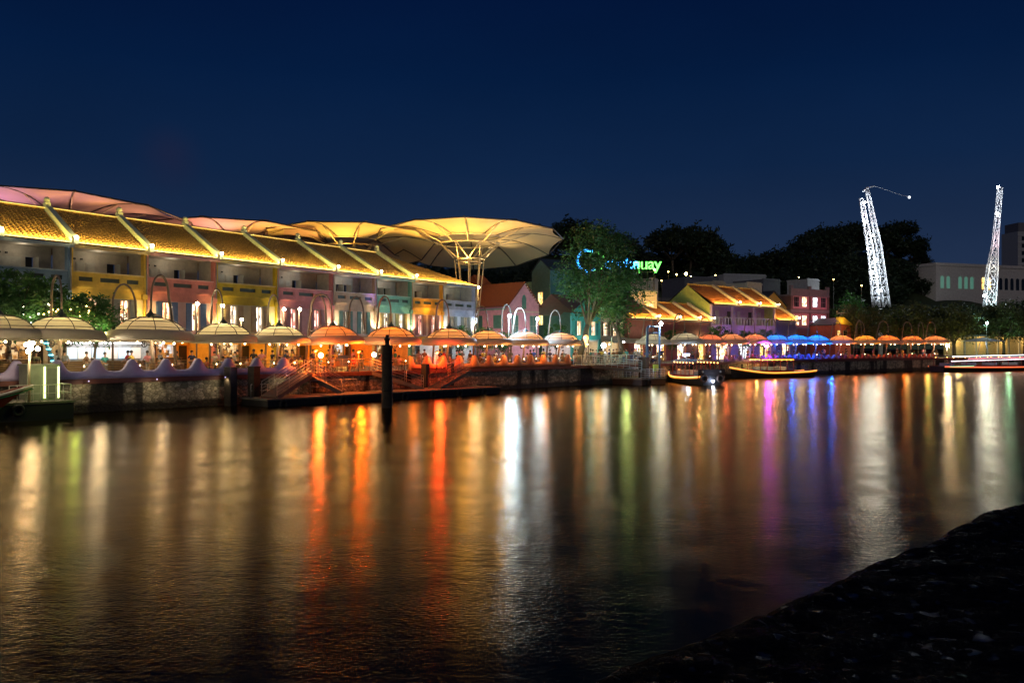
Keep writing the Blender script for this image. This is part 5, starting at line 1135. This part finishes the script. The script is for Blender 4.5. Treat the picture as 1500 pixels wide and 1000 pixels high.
for k in range(3): x = (0, w / 2 - .25, w - .5)[k]; MB().box(x, x + .5, -.1, -.003, 0, z3 - 2.2).build('pilaster', RD, t)
for za, zb in ((5.75, 8.3), (9.2, 11.75)):
    for xa, xb in ((.65, w / 2 - .35), (w / 2 + .35, w - .65)): MB().box(xa, xb, -.05, -.002, za, zb).build('pink_panel', M('panel_pink', (.62, .24, .26), .7), t)
for fl, (za, zb) in enumerate(((6.1, 7.9), (9.6, 11.4))):
    for k, x in enumerate((.9, 3.1, 6.2, 8.6)): win(t, x, x + 1.3, za, zb, -.05, [[P_LIT, P_LIT, P_WHT, P_WHT], [P_DK, P_LIT, P_WHT, P_DK]][fl][k], fr=M('pink_frame', (.5, .25, .25), .6), mull=2, bars=1)
plight((3, -3.5, 9), 110, (1, .45, .45), .2, t); plight((8.5, -3.5, 9), 90, (1, .4, .5), .2, t)
a = XY(1223, 158); t = gable_house('red_annex', 'little brick red annex with a lit yellow eave beside the dull red house', (a.x, a.y, PZ), ang(d), 4.6, 6, 6.0, 7.2, M('brick_red_render2', (.42, .10, .06), .7), M('slate'), over=.1)
win(t, .7, 1.4, 3.2, 5, 0, P_YEL); win(t, 2.4, 3.4, 3.2, 5, 0, P_DK)
m = MB(); m.prism([(0, 6.3), (4.9, 6.0), (4.9, 6.15), (2.3, 7.5), (0, 7.5)], -.3, -.2); m.build('lit_fascia', M('fascia_yellow', (.6, .38, .04), .6), t); plight((1.5, -1.3, 6.8), 50, (1, .65, .15), .1, t); plight((2.5, -3, 3), 40, (1, .3, .2), .1, t)
# plain grey and white buildings behind
GW = M('grey_white', (.42, .42, .42), .8); GD = M('grey_dark', (.16, .16, .18), .8)
def block(px0, px1, Y, y_top, dp, mat, label, wins=(), lit=0, name='rear_building'):
    a = XY(px0, Y); b = XY(px1, Y + 3); d = (b - a); w = d.length; h = zat(y_top, Y) - PZ
    t = thing(name, label, 'building', (a.x, a.y, PZ), ang(d)); m = MB(); m.box(0, w, 0, dp, 0, h - .4); m.build('wall', mat, t)
    m = MB(); m.box(-.1, w + .1, -.1, dp + .1, h - .397, h - .1); m.box(0.05, w - .05, 0.05, .3, h - .1, h + .1); m.build('roof_edge', mat, t)
    for fx, fz, ww, hh, pn in wins: win(t, w * fx, w * fx + ww, h * fz, h * fz + hh, 0, pn, mull=2)
    if lit: slight((w / 2, -5, h * .35), (w / 2, 0, h * .8), lit, (1, .92, .75), 100, .3, t)
    return t
block(952, 1002, 160, 436, 8, GD, 'grey block with one lit white window above the low tiled roof', [(.32, .72, 2.2, 1.8, P_WHT)], 60)
block(953, 964, 150, 407, 4, CRW, 'narrow pale stair tower left of the grey block', (), 120, 'stair_tower')
block(1003, 1052, 178, 405, 9, GD, 'long dim grey block under the hill lamps', (), 30)
block(1046, 1062, 150, 411, 4, CREAM, 'small cream roof room behind the lime gable', (), 90, 'roof_room')
block(1060, 1122, 182, 401, 9, GW, 'high grey white block behind the lit tiled roof', (), 70)
block(1095, 1116, 154, 413, 5, M('white_curved', (.55, .55, .48), .7), 'white gable end behind the lit tiled roof', (), 60)
block(1118, 1143, 176, 408, 8, GD, 'dim square block right of the high grey white block', (), 25)
block(1183, 1200, 185, 408, 5, GW, 'pale roof tank room above the red house', (), 20, 'tank_room')
# long colonnaded building far right
a = XY(1371, 235); b = XY(1545, 250); d = b - a; w = d.length; h = zat(385, 236) - PZ
t = thing('arcade_building', 'long pale building with a row of arched windows on the far right', 'building', (a.x, a.y, PZ), ang(d))
m = MB(); m.box(0, w, 0, 14, 0, h - .8); m.build('wall', M('pale_pink_render', (.62, .57, .52), .8), t); m = MB(); m.box(-.3, w + .3, -.3, 14.3, h - .797, h); m.build('cornice', M('pale_pink_render'), t)
gl_g = GLOW('pane_green_glow', (.01, .3, .16), .2)
for k in range(15):
    x = 1.6 + k * 2.15
    if k == 2 or k == 6: continue
    z0 = h - 7; m = MB(); m.prism([(x, z0), (x + 1.2, z0)] + [(x + .6 + .6 * math.cos(q), z0 + 2.8 + .6 * math.sin(q)) for q in [math.pi * i / 8 for i in range(9)]], -.06, -.004); m.build('arched_window', gl_g if k < 6 else (P_YEL if k in (7, 8) else P_DK), t)
slight((w * .3, -14, 2), (w * .3, 0, h * .7), 1000, (1, .85, .8), 110, .4, t); slight((w * .8, -14, 2), (w * .8, 0, h * .7), 900, (1, .85, .8), 110, .4, t)
a = XY(1491, 420); h = zat(330, 420) - PZ
t = thing('tower_block', 'slim pale tower block at the right edge', 'tower block', (a.x, a.y, PZ), .1)
m = MB(); m.box(0, 14, 0, 12, 0, h - 3); m.build('wall', GW, t); m = MB(); m.box(1, 13, 1, 11, h - 3, h + 1.5); m.build('roof_room', GD, t)
m = MB()
for k in range(14): m.box(-.2, 14.2, -.2, -.003, h - 5 - k * 3.6, h - 4.4 - k * 3.6)
m.build('floor_bands', M('pale_trim'), t)
for k in range(10):
    for j in range(2): MB().box(2 + j * 6, 4.6 + j * 6, -.05, -.003, h - 7.4 - k * 3.6, h - 5.4 - k * 3.6).build('window', P_DK, t)

# ------------------------------------------------------------------ the rooftop sign
SB = GLOW('neon_blue', (.02, .33, 1), 4.2); SG_ = GLOW('neon_green', (.12, 1, .10), 1.8)
Ys = 119.0
t = thing('rooftop_sign', 'blue and green neon rooftop sign reading clarke quay, half behind the big tree', 'sign', (0, Ys, 0))
def arc_tube(cx, cz, r, a0, a1, tr, n=22): return [(cx + r * math.cos(R(a0 + (a1 - a0) * k / n)), 0, cz + r * math.sin(R(a0 + (a1 - a0) * k / n))) for k in range(n + 1)], tr
def sx_(px): return (px - 750) / F * Ys
c = (sx_(861), zat(382, Ys)); pts, tr = arc_tube(c[0], c[1], 1.45, 60, 310, .17); MB().tube(pts, .17, 8).build('logo_blue_arc', SB, t)
c = (sx_(872), zat(383, Ys)); pts, tr = arc_tube(c[0], c[1], 1.25, -120, 130, .14); MB().tube(pts, .13, 8).build('logo_green_arc', SG_, t)
def text(body, px, py_base, size, mat, name):
    cu = bpy.data.curves.new(name, 'FONT'); cu.body = body; cu.size = size; cu.extrude = .08; cu.offset = .018; cu.space_character = .95
    o = bpy.data.objects.new(name, cu); COL.objects.link(o); dg = bpy.context.evaluated_depsgraph_get(); me = bpy.data.meshes.new_from_object(o.evaluated_get(dg)); bpy.data.objects.remove(o)
    me.materials.clear(); me.materials.append(mat); o = bpy.data.objects.new(name, me); COL.objects.link(o); o.rotation_euler = (R(90), 0, 0); o.location = (sx_(px), 0, zat(py_base, Ys)); o.parent = t; return o
text('clarke', 886, 393, 2.05, SB, 'lettering_blue'); text('quay', 926.5, 394, 2.25, SG_, 'lettering_green')
m = MB()
for px in range(850, 960, 9): m.tube([(sx_(px), .3, zat(398, Ys)), (sx_(px), .3, zat(425, Ys))], .05, 5)
m.tube([(sx_(848), .3, zat(398, Ys)), (sx_(958), .3, zat(398, Ys))], .07, 5); m.tube([(sx_(848), .3, zat(410, Ys)), (sx_(958), .3, zat(410, Ys))], .05, 5); m.build('sign_rack', TUBD, t)
block(866, 962, 120.5, 424, 7, CREAM, 'cream block carrying the neon sign, behind the big tree', [(.2, .7, 1.5, 1.6, P_LIT), (.55, .7, 1.5, 1.6, P_WHT), (.8, .68, 1.5, 1.7, P_YEL)], 260, 'sign_block')

# ------------------------------------------------------------------ lattice towers
WT = M('white_lattice', (.8, .82, .85), .4)
def mast(t, P, wds, n, name='mast', rt=.07, rot=.6):
    P = [Vector(p) for p in P]
    def at(u):
        k = u * (len(P) - 1); i = min(int(k), len(P) - 2); f = k - i; return P[i].lerp(P[i + 1], f), wds[i] + (wds[i + 1] - wds[i]) * f
    def cor(u, j): p, w = at(u); a = rot + j * math.pi / 2; return p + Vector((w * math.cos(a), w * math.sin(a), 0))
    for j in range(4): MB().tube([cor(k / n, j) for k in range(n + 1)], rt, 6).build('chord', WT, t)
    m = MB()
    for k in range(n):
        for j in range(4):
            a, b = cor(k / n, j), cor((k + 1) / n, (j + 1) % 4); c_, d_ = cor(k / n, (j + 1) % 4), cor((k + 1) / n, j)
            m.tube([a, b], rt * .62, 5); m.tube([c_, d_], rt * .62, 5); m.tube([d_, b], rt * .6, 5)
    m.build('lattice', WT, t)
LW = (.82, .92, 1)
Y1 = 190.0
t = thing('bungee_tower', 'leaning white lattice tower with a jib, brightly lit, against the dark hill', 'lattice tower', (0, 0, 0))
b0 = W(1284, 450, Y1); m0 = W(1276, 370, Y1); p0 = W(1261.5, 291, Y1); mast(t, [b0, m0, p0], [1.05, .85, .55], 11)
b1 = W(1299, 450, Y1 + 2); m1 = W(1287, 360, Y1 + 1); p1 = W(1270, 277, Y1); mast(t, [b1, m1, p1], [1.0, .8, .45], 12)
MB().tube([W(1264, 281, Y1), W(1270, 275, Y1), W(1282, 272.5, Y1)], [.14, .2, .08], 8).build('jib', WT, t)
MB().tube([W(1282, 273, Y1), W(1298, 278, Y1), W(1315, 284, Y1), W(1332, 289, Y1)], .03, 5).build('cable', WT, t); MB().ball(W(1332, 289, Y1), .28, 10).build('capsule', GLOW('capsule', (.8, .9, 1), 1.6), t)
for x, y, p_, c in ((1266, 322, 300, (1, .82, .9)), (1280, 344, 260, (.75, .88, 1)), (1272, 364, 260, LW), (1277, 398, 420, LW), (1286, 405, 320, LW), (1292, 425, 240, LW), (1268, 296, 200, LW), (1286, 380, 260, LW)):
    q = W(x, y, Y1 - 1.7); plight(q, p_ * .95, c, .15, t); MB().ball(q + Vector((0, .4, 0)), .22, 8).build('tower_lamp', GLOW('tower_lamp', (.85, .93, 1), 55), t)
MB().tube([W(1290, 452, Y1), (W(1290, 452, Y1).x, Y1, PZ)], .5, 10).build('pedestal', WT, t)
t = thing('bungee_tower', 'upright white lattice tower with a waist at the far right', 'lattice tower', (0, 0, 0)); Y2 = 200.0
mast(t, [W(1449, 455, Y2), W(1453, 398, Y2), W(1458, 355, Y2), W(1465, 275, Y2)], [1.5, 1.45, .75, .6], 9, rt=.085)
for x, y, p_, c in ((1462, 273, 260, LW), (1461, 313, 330, (.9, .9, 1)), (1459, 352, 330, (1, .7, .75)), (1456, 390, 260, (1, .92, .75)), (1453, 415, 240, LW), (1442, 433, 560, LW), (1455, 440, 300, (.7, 1, .95))):
    q = W(x, y, Y2 - 2.4); plight(q, p_ * .75, c, .15, t)
for x, y in ((1462, 274), (1442, 433), (1461, 313)): MB().ball(W(x, y, Y2 - 2), .3, 8).build('tower_lamp', GLOW('tower_lamp', (), 0), t)
q = W(1449, 456, Y2); MB().tube([q, (q.x, q.y, PZ)], .5, 10).build('pedestal', WT, t)

# ------------------------------------------------------------------ trees
def leafmat(name, col, tr=.35):
    return M(name, col, .55, var=.35, scale=.9, trans=tr)
BARK = M('bark', (.10, .075, .05), .85, bump=.5, bscale=12)
def clump_mesh(name, cl, leaves, size, spread, seed, mat):
    rr = random.Random(seed); vs = []; fs = []
    for c, cr in cl:
        for _ in range(leaves):
            v = Vector((rr.gauss(0, 1), rr.gauss(0, 1), rr.gauss(0, .8))); v *= cr * spread / max(.5, v.length) * rr.uniform(.3, 1.25)
            p = c + v; s = size * rr.uniform(.6, 1.35); a = Vector((rr.uniform(-1, 1), rr.uniform(-1, 1), rr.uniform(-.7, .7))).normalized()
            b = a.cross(Vector((rr.uniform(-1, 1), rr.uniform(-1, 1), rr.uniform(-1, 1)))).normalized(); o = len(vs)
            vs += [p - a * s, p - b * s * .42, p + a * s, p + b * s * .42]; fs.append((o, o + 1, o + 2, o + 3))
    me = bpy.data.meshes.new(name); me.from_pydata([tuple(v) for v in vs], [], fs); me.materials.append(mat); return me
def make_tree(name, h, rx, ry, rz_, crz, clumps, leaves, size, seed, lmat, trunk_r, lean=(0, 0), flat=False, forks=5, cr=1.0, hollow=.35):
    """crown ellipsoid centred at height crz; trunk from 0"""
    rr = random.Random(seed); t = thing(name, 'x', 'tree', (0, 0, 0)); cl = []
    while len(cl) < clumps:
        v = Vector((rr.uniform(-1, 1), rr.uniform(-1, 1), rr.uniform(-1, 1)))
        if v.length > 1 or v.length < hollow: continue
        if flat and v.z < -.2: continue
        nn = mnoise.noise(v * 2.2 + Vector((seed, 0, 0)))
        if nn < -.12: continue
        s = 1 + .38 * mnoise.noise(v.normalized() * 1.9 + Vector((0, seed * 1.3, 0)))
        cl.append((Vector((lean[0] + v.x * rx * s, lean[1] + v.y * ry * s, crz + v.z * rz_ * s)), cr * rr.uniform(.6, 1.3)))
    me = clump_mesh('crown', cl, leaves, size, 1.0, seed, lmat); o = bpy.data.objects.new('crown', me); COL.objects.link(o); o.parent = t
    g = MB(); fz = crz - rz_ * (.85 if not flat else .5); base = Vector((lean[0] * .55, lean[1] * .55, max(1.2, fz * .8)))
    g.tube([(0, 0, -.1), base * .5 + Vector((.1, 0, 0)), base], [trunk_r * 1.25, trunk_r, trunk_r * .8], 10)
    for k in range(forks):
        a = 2 * math.pi * k / forks + rr.uniform(-.4, .4); e = Vector((lean[0] + rx * .62 * math.cos(a), lean[1] + ry * .62 * math.sin(a), crz + rz_ * rr.uniform(-.1, .5))); mid = base.lerp(e, .5) + Vector((0, 0, -rz_ * .12))
        g.tube([base - Vector((0, 0, .3)), mid, e], [trunk_r * .6, trunk_r * .34, trunk_r * .12], 7)
        for q in range(3):
            b = a + rr.uniform(-.8, .8); e2 = mid + Vector((rx * .4 * math.cos(b), ry * .4 * math.sin(b), rz_ * rr.uniform(.1, .6))); g.tube([mid, mid.lerp(e2, .5) + Vector((0, 0, .1)), e2], [trunk_r * .28, trunk_r * .18, trunk_r * .06], 5)
    g.build('trunk', BARK, t); return t
LG = leafmat('leaf_green', (.055, .16, .04)); LD = leafmat('leaf_dark', (.028, .05, .02), .2); LB = leafmat('leaf_bright', (.08, .20, .05)); LO = leafmat('leaf_olive', (.10, .11, .03))
p, d = hit(845, 4.5); tr = make_tree('quay_tree', 15, 4.3, 4.4, 5.4, 10.5, 205, 34, .20, 11, LG, .34, lean=(2.3, 0), forks=6, cr=1.0)
place(tr, (p.x, p.y, PZ), 0, 'big leafy tree with a leaning trunk at the end of the near parasols')
p, d = hit(914, 4.5); tr = make_tree('quay_tree', 15, 4.0, 4.3, 5.9, 10.1, 235, 34, .20, 12, LG, .26, lean=(-1.5, 0), forks=5, cr=1.0)
place(tr, (p.x, p.y, PZ), 0, 'big leafy tree with a straight pale trunk, right of the leaning one')
p, d = hit(846, 4.0)
plight((p.x + 2.5, p.y + 1.5, 6.2), 130, (1, .6, .2), .2); plight((p.x - 1.5, p.y - 2.5, 5.2), 160, (.9, 1, .5), .2); plight((p.x + 5.5, p.y - 1, 5.4), 160, (.7, 1, .4), .2); slight((p.x + 1, p.y - 6, 3), (p.x + 3, p.y, 12), 380, (.6, 1, .38), 80, .2)  # bare lights added to brighten both crowns
sm = []
sa = make_tree('small_tree', 6, 1.9, 1.8, 1.7, 4.3, 70, 34, .16, 21, LG, .10, forks=4, cr=.55, hollow=.2)
for i, (px, off, sc, lab) in enumerate(((12, 5.5, 1.2, 'bushy tree at the left edge behind the cut off parasol'), (50, 6.5, 1.15, 'bushy tree with white bulbs behind the first cream parasol'), (95, 6.0, 1.0, 'bushy tree strung with yellow bulbs below the amber yellow shophouse'), (140, 5.5, .95, 'leafy tree left of the bare swan neck mast by the amber yellow shophouse'), (672, 9, .72, 'round bush before the lavender grey shophouse'), (708, 8, .70, 'bush before the pink gabled house'), (738, 8, .62, 'low bush at the pink gable corner'), (815, 9, .8, 'dim bush between the sage house and the big tree'), (985, 7, .72, 'bush behind the dim cream parasol'), (1052, 7.5, .85, 'round bush under the left violet gallery'), (1090, 7.5, .75, 'dark bush under the middle violet gallery'), (1120, 8, .8, 'bluish bush at the right end of the violet galleries'))):
    p, d = hit(px, off); o = sa if i == 0 else dup(sa); place(o, (p.x, p.y, PZ), i * 1.3, lab, sc); o['group'] = 'small trees along the quay'
rr = random.Random(5)
for px, off, n_, col, nm, lab in ((95, 4.6, 26, (1, .62, .15), 'bulb_gold', 'yellow fairy lights in the bushy tree by the amber yellow shophouse'), (40, 5.2, 16, (1, .85, .6), 'bulb_pale', 'white fairy lights in the trees behind the first cream parasol'), (146, 3.6, 16, (1, .8, .3), 'bulb_gold2', 'clump of small yellow lights between two cream parasols')):
    p, d = hit(px, off); t = thing('fairy_lights', lab, 'lights', (p.x, p.y, PZ), ang(d)); m = MB(); prev = None; w_ = MB()
    for k in range(n_):
        q = (rr.uniform(-1.6, 1.6) if px != 146 else rr.uniform(-.5, .5), rr.uniform(-.4, .2), rr.uniform(3.0, 5.0) if px != 146 else rr.uniform(2.6, 3.1)); m.ball(q, .045, 6)
        if prev: w_.tube([prev, q], .008, 4)
        prev = q
    m.build('bulbs', GLOW(nm, col, 16), t); w_.build('wire', TUBD, t); plight((0, -.6, 4 if px != 146 else 2.9), 30, col, .1, t)
for px, off, col, p_, z in ((20, 4, (1, .8, .5), 40, 3.2), (110, 4.5, (.8, 1, .3), 40, 3.4), (150, 4, (.9, 1, .5), 25, 3.2)):
    p, d = hit(px, off); plight((p.x, p.y, PZ + z), p_, col, .2)

# rain trees behind the far parasols
ra = make_tree('rain_tree', 11, 7.0, 6.0, 3.2, 8.2, 150, 36, .34, 31, LD, .32, flat=True, forks=7, cr=1.3, hollow=.3)
rb = make_tree('rain_tree', 10, 5.2, 5.0, 3.6, 7.0, 130, 36, .30, 32, LO, .28, forks=6, cr=1.2, hollow=.3)
uu = [False, False]
FT = [(1, 1262, 14, .90, 'olive tree behind the first far orange parasols'), (0, 1298, 20, .82, 'flat crowned dark tree at the foot of the leaning lattice tower'), (1, 1330, 13, .95, 'olive tree behind the middle far orange parasols'), (0, 1368, 18, .90, 'wide dark tree behind the last orange parasol'), (1, 1398, 12, .95, 'olive tree right of the starry cream floodlight'), (0, 1432, 20, .95, 'wide dark tree left of the upright lattice tower'), (1, 1470, 14, 1.0, 'olive tree right of the upright lattice tower'), (0, 1500, 18, 1.05, 'dark tree at the right edge of the view'), (1, 1238, 24, .9, 'olive tree beside the little brick red annex')]
for k, px, off, sc, lab in FT:
    p, d = hit(px, off); src = (ra, rb)[k]; o = dup(src) if uu[k] else src; uu[k] = True
    place(o, (p.x, p.y, PZ), px * .7, lab, sc); o['group'] = 'rain trees behind the far parasols'
lb = make_tree('green_lit_tree', 9, 2.6, 2.4, 3.2, 7.2, 70, 36, .28, 35, LB, .2, forks=4, cr=.9); a = XY(1246, 178); place(lb, (a.x, a.y, PZ), 0, 'tree lit bright green above the little brick red annex', 1.25); plight((a.x - 1, a.y - 4.5, 9), 320, (.35, 1, .3), .3)
p, d = hit(1405, 8); plight((p.x, p.y, 4.2), 160, (1, .9, .25), .3); p, d = hit(1330, 9); plight((p.x, p.y, 4.4), 90, (1, .7, .25), .3); p, d = hit(1478, 9); plight((p.x, p.y, 6), 260, (.4, 1, .7), .3)
p, d = hit(1360, 7); plight((p.x, p.y, 4.2), 110, (.8, 1, .3), .3)
# far pavilions at the right
p, d = hit(1440, 3.2); t = thing('shade_sail', 'grey shade canopy on slanting poles below the upright lattice tower', 'canopy', (p.x, p.y, PZ), ang(d))
m = MB(); m.lathe([(4.0, 3.0), (2.4, 3.35), (.5, 3.7), (.1, 3.8)], 20); m.build('canopy', M('sail_grey', (.4, .42, .42), .6, trans=.2), t)
for x in (-2, 2): MB().tube([(x, 0, 0), (x * .3, 0, 3.5)], .07, 6).build('pole', WH, t)
plight((0, 0, 2.4), 60, (.6, .8, 1), .2, t)
a, d = hit(1395, 16); b, _ = hit(1530, 16); t = thing('lit_pavilion', 'low yellow lit pavilion behind the trees at the far right', 'pavilion', (a.x, a.y, PZ), ang((b - a).normalized())); w = (b - a).length
m = MB(); m.box(0, w, 2, 2.2, 0, 4.2); m.build('wall', M('warm_cream'), t); m = MB(); m.box(-.3, w + .3, -.6, 2.5, 4.203, 4.5); m.build('roof', GD, t)
for k in range(9): MB().box(w * k / 8.5, w * k / 8.5 + .3, -.2, .1, 0, 4.2).build('column', CRW, t)
for k in range(4): plight((w * (k + .5) / 4, .6, 3.2), 110, (1, .7, .28), .2, t)
# hill and the woods on it
def hh(x, y):
    g = 0
    for cx, cy, h, sx2, sy2 in ((-10, 215, 14, 22, 20), (118, 285, 27, 24, 40), (52, 275, 13, 34, 45), (18, 240, 17, 20, 40), (62, 300, 14, 10, 40), (160, 320, 12, 40, 40)): g += h * math.exp(-((x - cx) / sx2) ** 2 / 2 - ((y - cy) / sy2) ** 2 / 2)
    return PZ + .02 + g
g = MB(); nx_, ny_ = 90, 40; vs = [(-80 + 400 * i / nx_, 190 + 240 * j / ny_, 0) for j in range(ny_ + 1) for i in range(nx_ + 1)]; vs = [(x, y, hh(x, y) - (.6 if y < 192 else 0)) for x, y, z in vs]
g.add(vs, [(j * (nx_ + 1) + i, j * (nx_ + 1) + i + 1, (j + 1) * (nx_ + 1) + i + 1, (j + 1) * (nx_ + 1) + i) for j in range(ny_) for i in range(nx_)], 0, True); tag(g.build('hill', M('hill_grass', (.03, .045, .015), .9)), kind='structure')
wa = make_tree('hill_tree', 14, 6.5, 6.0, 4.2, 8.0, 110, 30, .62, 41, LD, .4, forks=5, cr=1.7, hollow=.2)
wb = make_tree('hill_tree', 14, 8.0, 7.0, 2.8, 9.6, 90, 30, .55, 42, LD, .35, flat=True, forks=8, cr=1.4, hollow=.3)
HT = [(0, 612, 190, 386), (0, 640, 195, 384), (0, 668, 195, 388), (0, 705, 200, 392), (0, 735, 190, 398), (0, 765, 200, 394), (0, 790, 205, 380), (0, 590, 185, 392),
 (0, 815, 215, 330), (0, 838, 220, 322), (0, 858, 225, 330), (0, 880, 215, 335), (0, 905, 220, 345), (0, 925, 225, 358), (0, 945, 235, 372),
 (1, 985, 238, 334), (1, 1012, 240, 332), (0, 1032, 242, 343), (0, 968, 250, 366), (0, 1050, 246, 366), (0, 1000, 252, 375), (0, 1070, 255, 373), (0, 1095, 262, 374), (0, 1118, 262, 376), (1, 1142, 262, 366), (0, 1160, 268, 370),
 (1, 1188, 262, 346), (1, 1208, 266, 334), (0, 1228, 262, 335), (1, 1250, 268, 328), (0, 1275, 272, 333), (0, 1300, 268, 332), (1, 1318, 272, 326), (0, 1335, 270, 345), (0, 1350, 274, 372), (0, 1180, 250, 372), (0, 1205, 245, 368), (0, 1240, 240, 372), (0, 1265, 240, 378), (0, 1310, 238, 380), (0, 1340, 245, 392), (0, 1290, 232, 398), (0, 1220, 226, 402), (0, 1355, 240, 405), (0, 1150, 236, 398), (0, 1100, 232, 400), (0, 1060, 232, 398), (0, 1020, 225, 400), (0, 975, 222, 398), (0, 940, 212, 400), (0, 900, 205, 385)]
ORD2 = ORD; cnt = {}
uu = [False, False]
for i, (k, px, Y, yt) in enumerate(HT):
    src = (wa, wb)[k]; o = dup(src) if uu[k] else src; uu[k] = True; a = XY(px, Y); sc = rr.uniform(.9, 1.15); top = (12.6 if k == 0 else 12.6) * sc
    z = zat(yt, Y) - top; gz = hh(a.x, a.y)
    if z < gz - 3: sc *= max(.55, (zat(yt, Y) - gz + 2.5) / top); z = zat(yt, Y) - 12.6 * sc
    sz = sc
    if z > gz: sz = sc * (zat(yt, Y) - gz + .2) / top; z = gz - .2
    place(o, (a.x, a.y, z), i * 2.1, None, (sc, sc, sz))
    reg = 'behind the golden canopies' if px < 800 else 'above the neon sign' if px < 960 else 'on the middle ridge' if px < 1165 else 'on the hill behind the leaning tower'
    cnt[(reg, k)] = cnt.get((reg, k), 0) + 1
    o['label'] = '%s tree %s, %s along' % (('rounded dark', 'flat topped')[k], reg, ORD2[cnt[(reg, k)] - 1] if cnt[(reg, k)] <= 24 else 'last'); o['group'] = 'dark trees on the hill'
for px, py, Y, s_, lab in ((1005, 401, 200, .35, 'brightest yellow lamp on the hill above the low tiled roof'), (1012, 406, 198, .3, 'second yellow lamp beside the brightest one'), (979, 398, 195, .13, 'small pale lamp left of the yellow pair'), (991, 402, 195, .16, 'small pale lamp close left of the yellow pair'), (959, 395, 150, .15, 'yellow lamp right of the neon sign'), (1048, 403, 190, .12, 'small lamp above the white roof room'), (1170, 406, 195, .1, 'tiny lamp left above the red house'), (969, 411, 158, .1, 'tiny lamp over the pale stair tower'), (1221, 409, 195, .1, 'tiny lamp right of the red house'), (1262, 418, 185, .12, 'tiny lamp on the bright green tree')):
    q = W(px, py, Y); t = thing('hill_lamp', lab, 'lamp', (q.x, q.y, 0), 0, 'lamps on the hillside'); MB().tube([(0, 0, min(PZ, q.z - 3)), (0, 0, q.z)], .05, 6).build('post', TUBD, t); MB().ball((0, 0, q.z), s_, 10).build('globe', GLOW('globe_yellow', (1, .62, .15), 26), t)
    if s_ > .2: plight((0, -.8, q.z), 120, (1, .7, .25), .1, t)
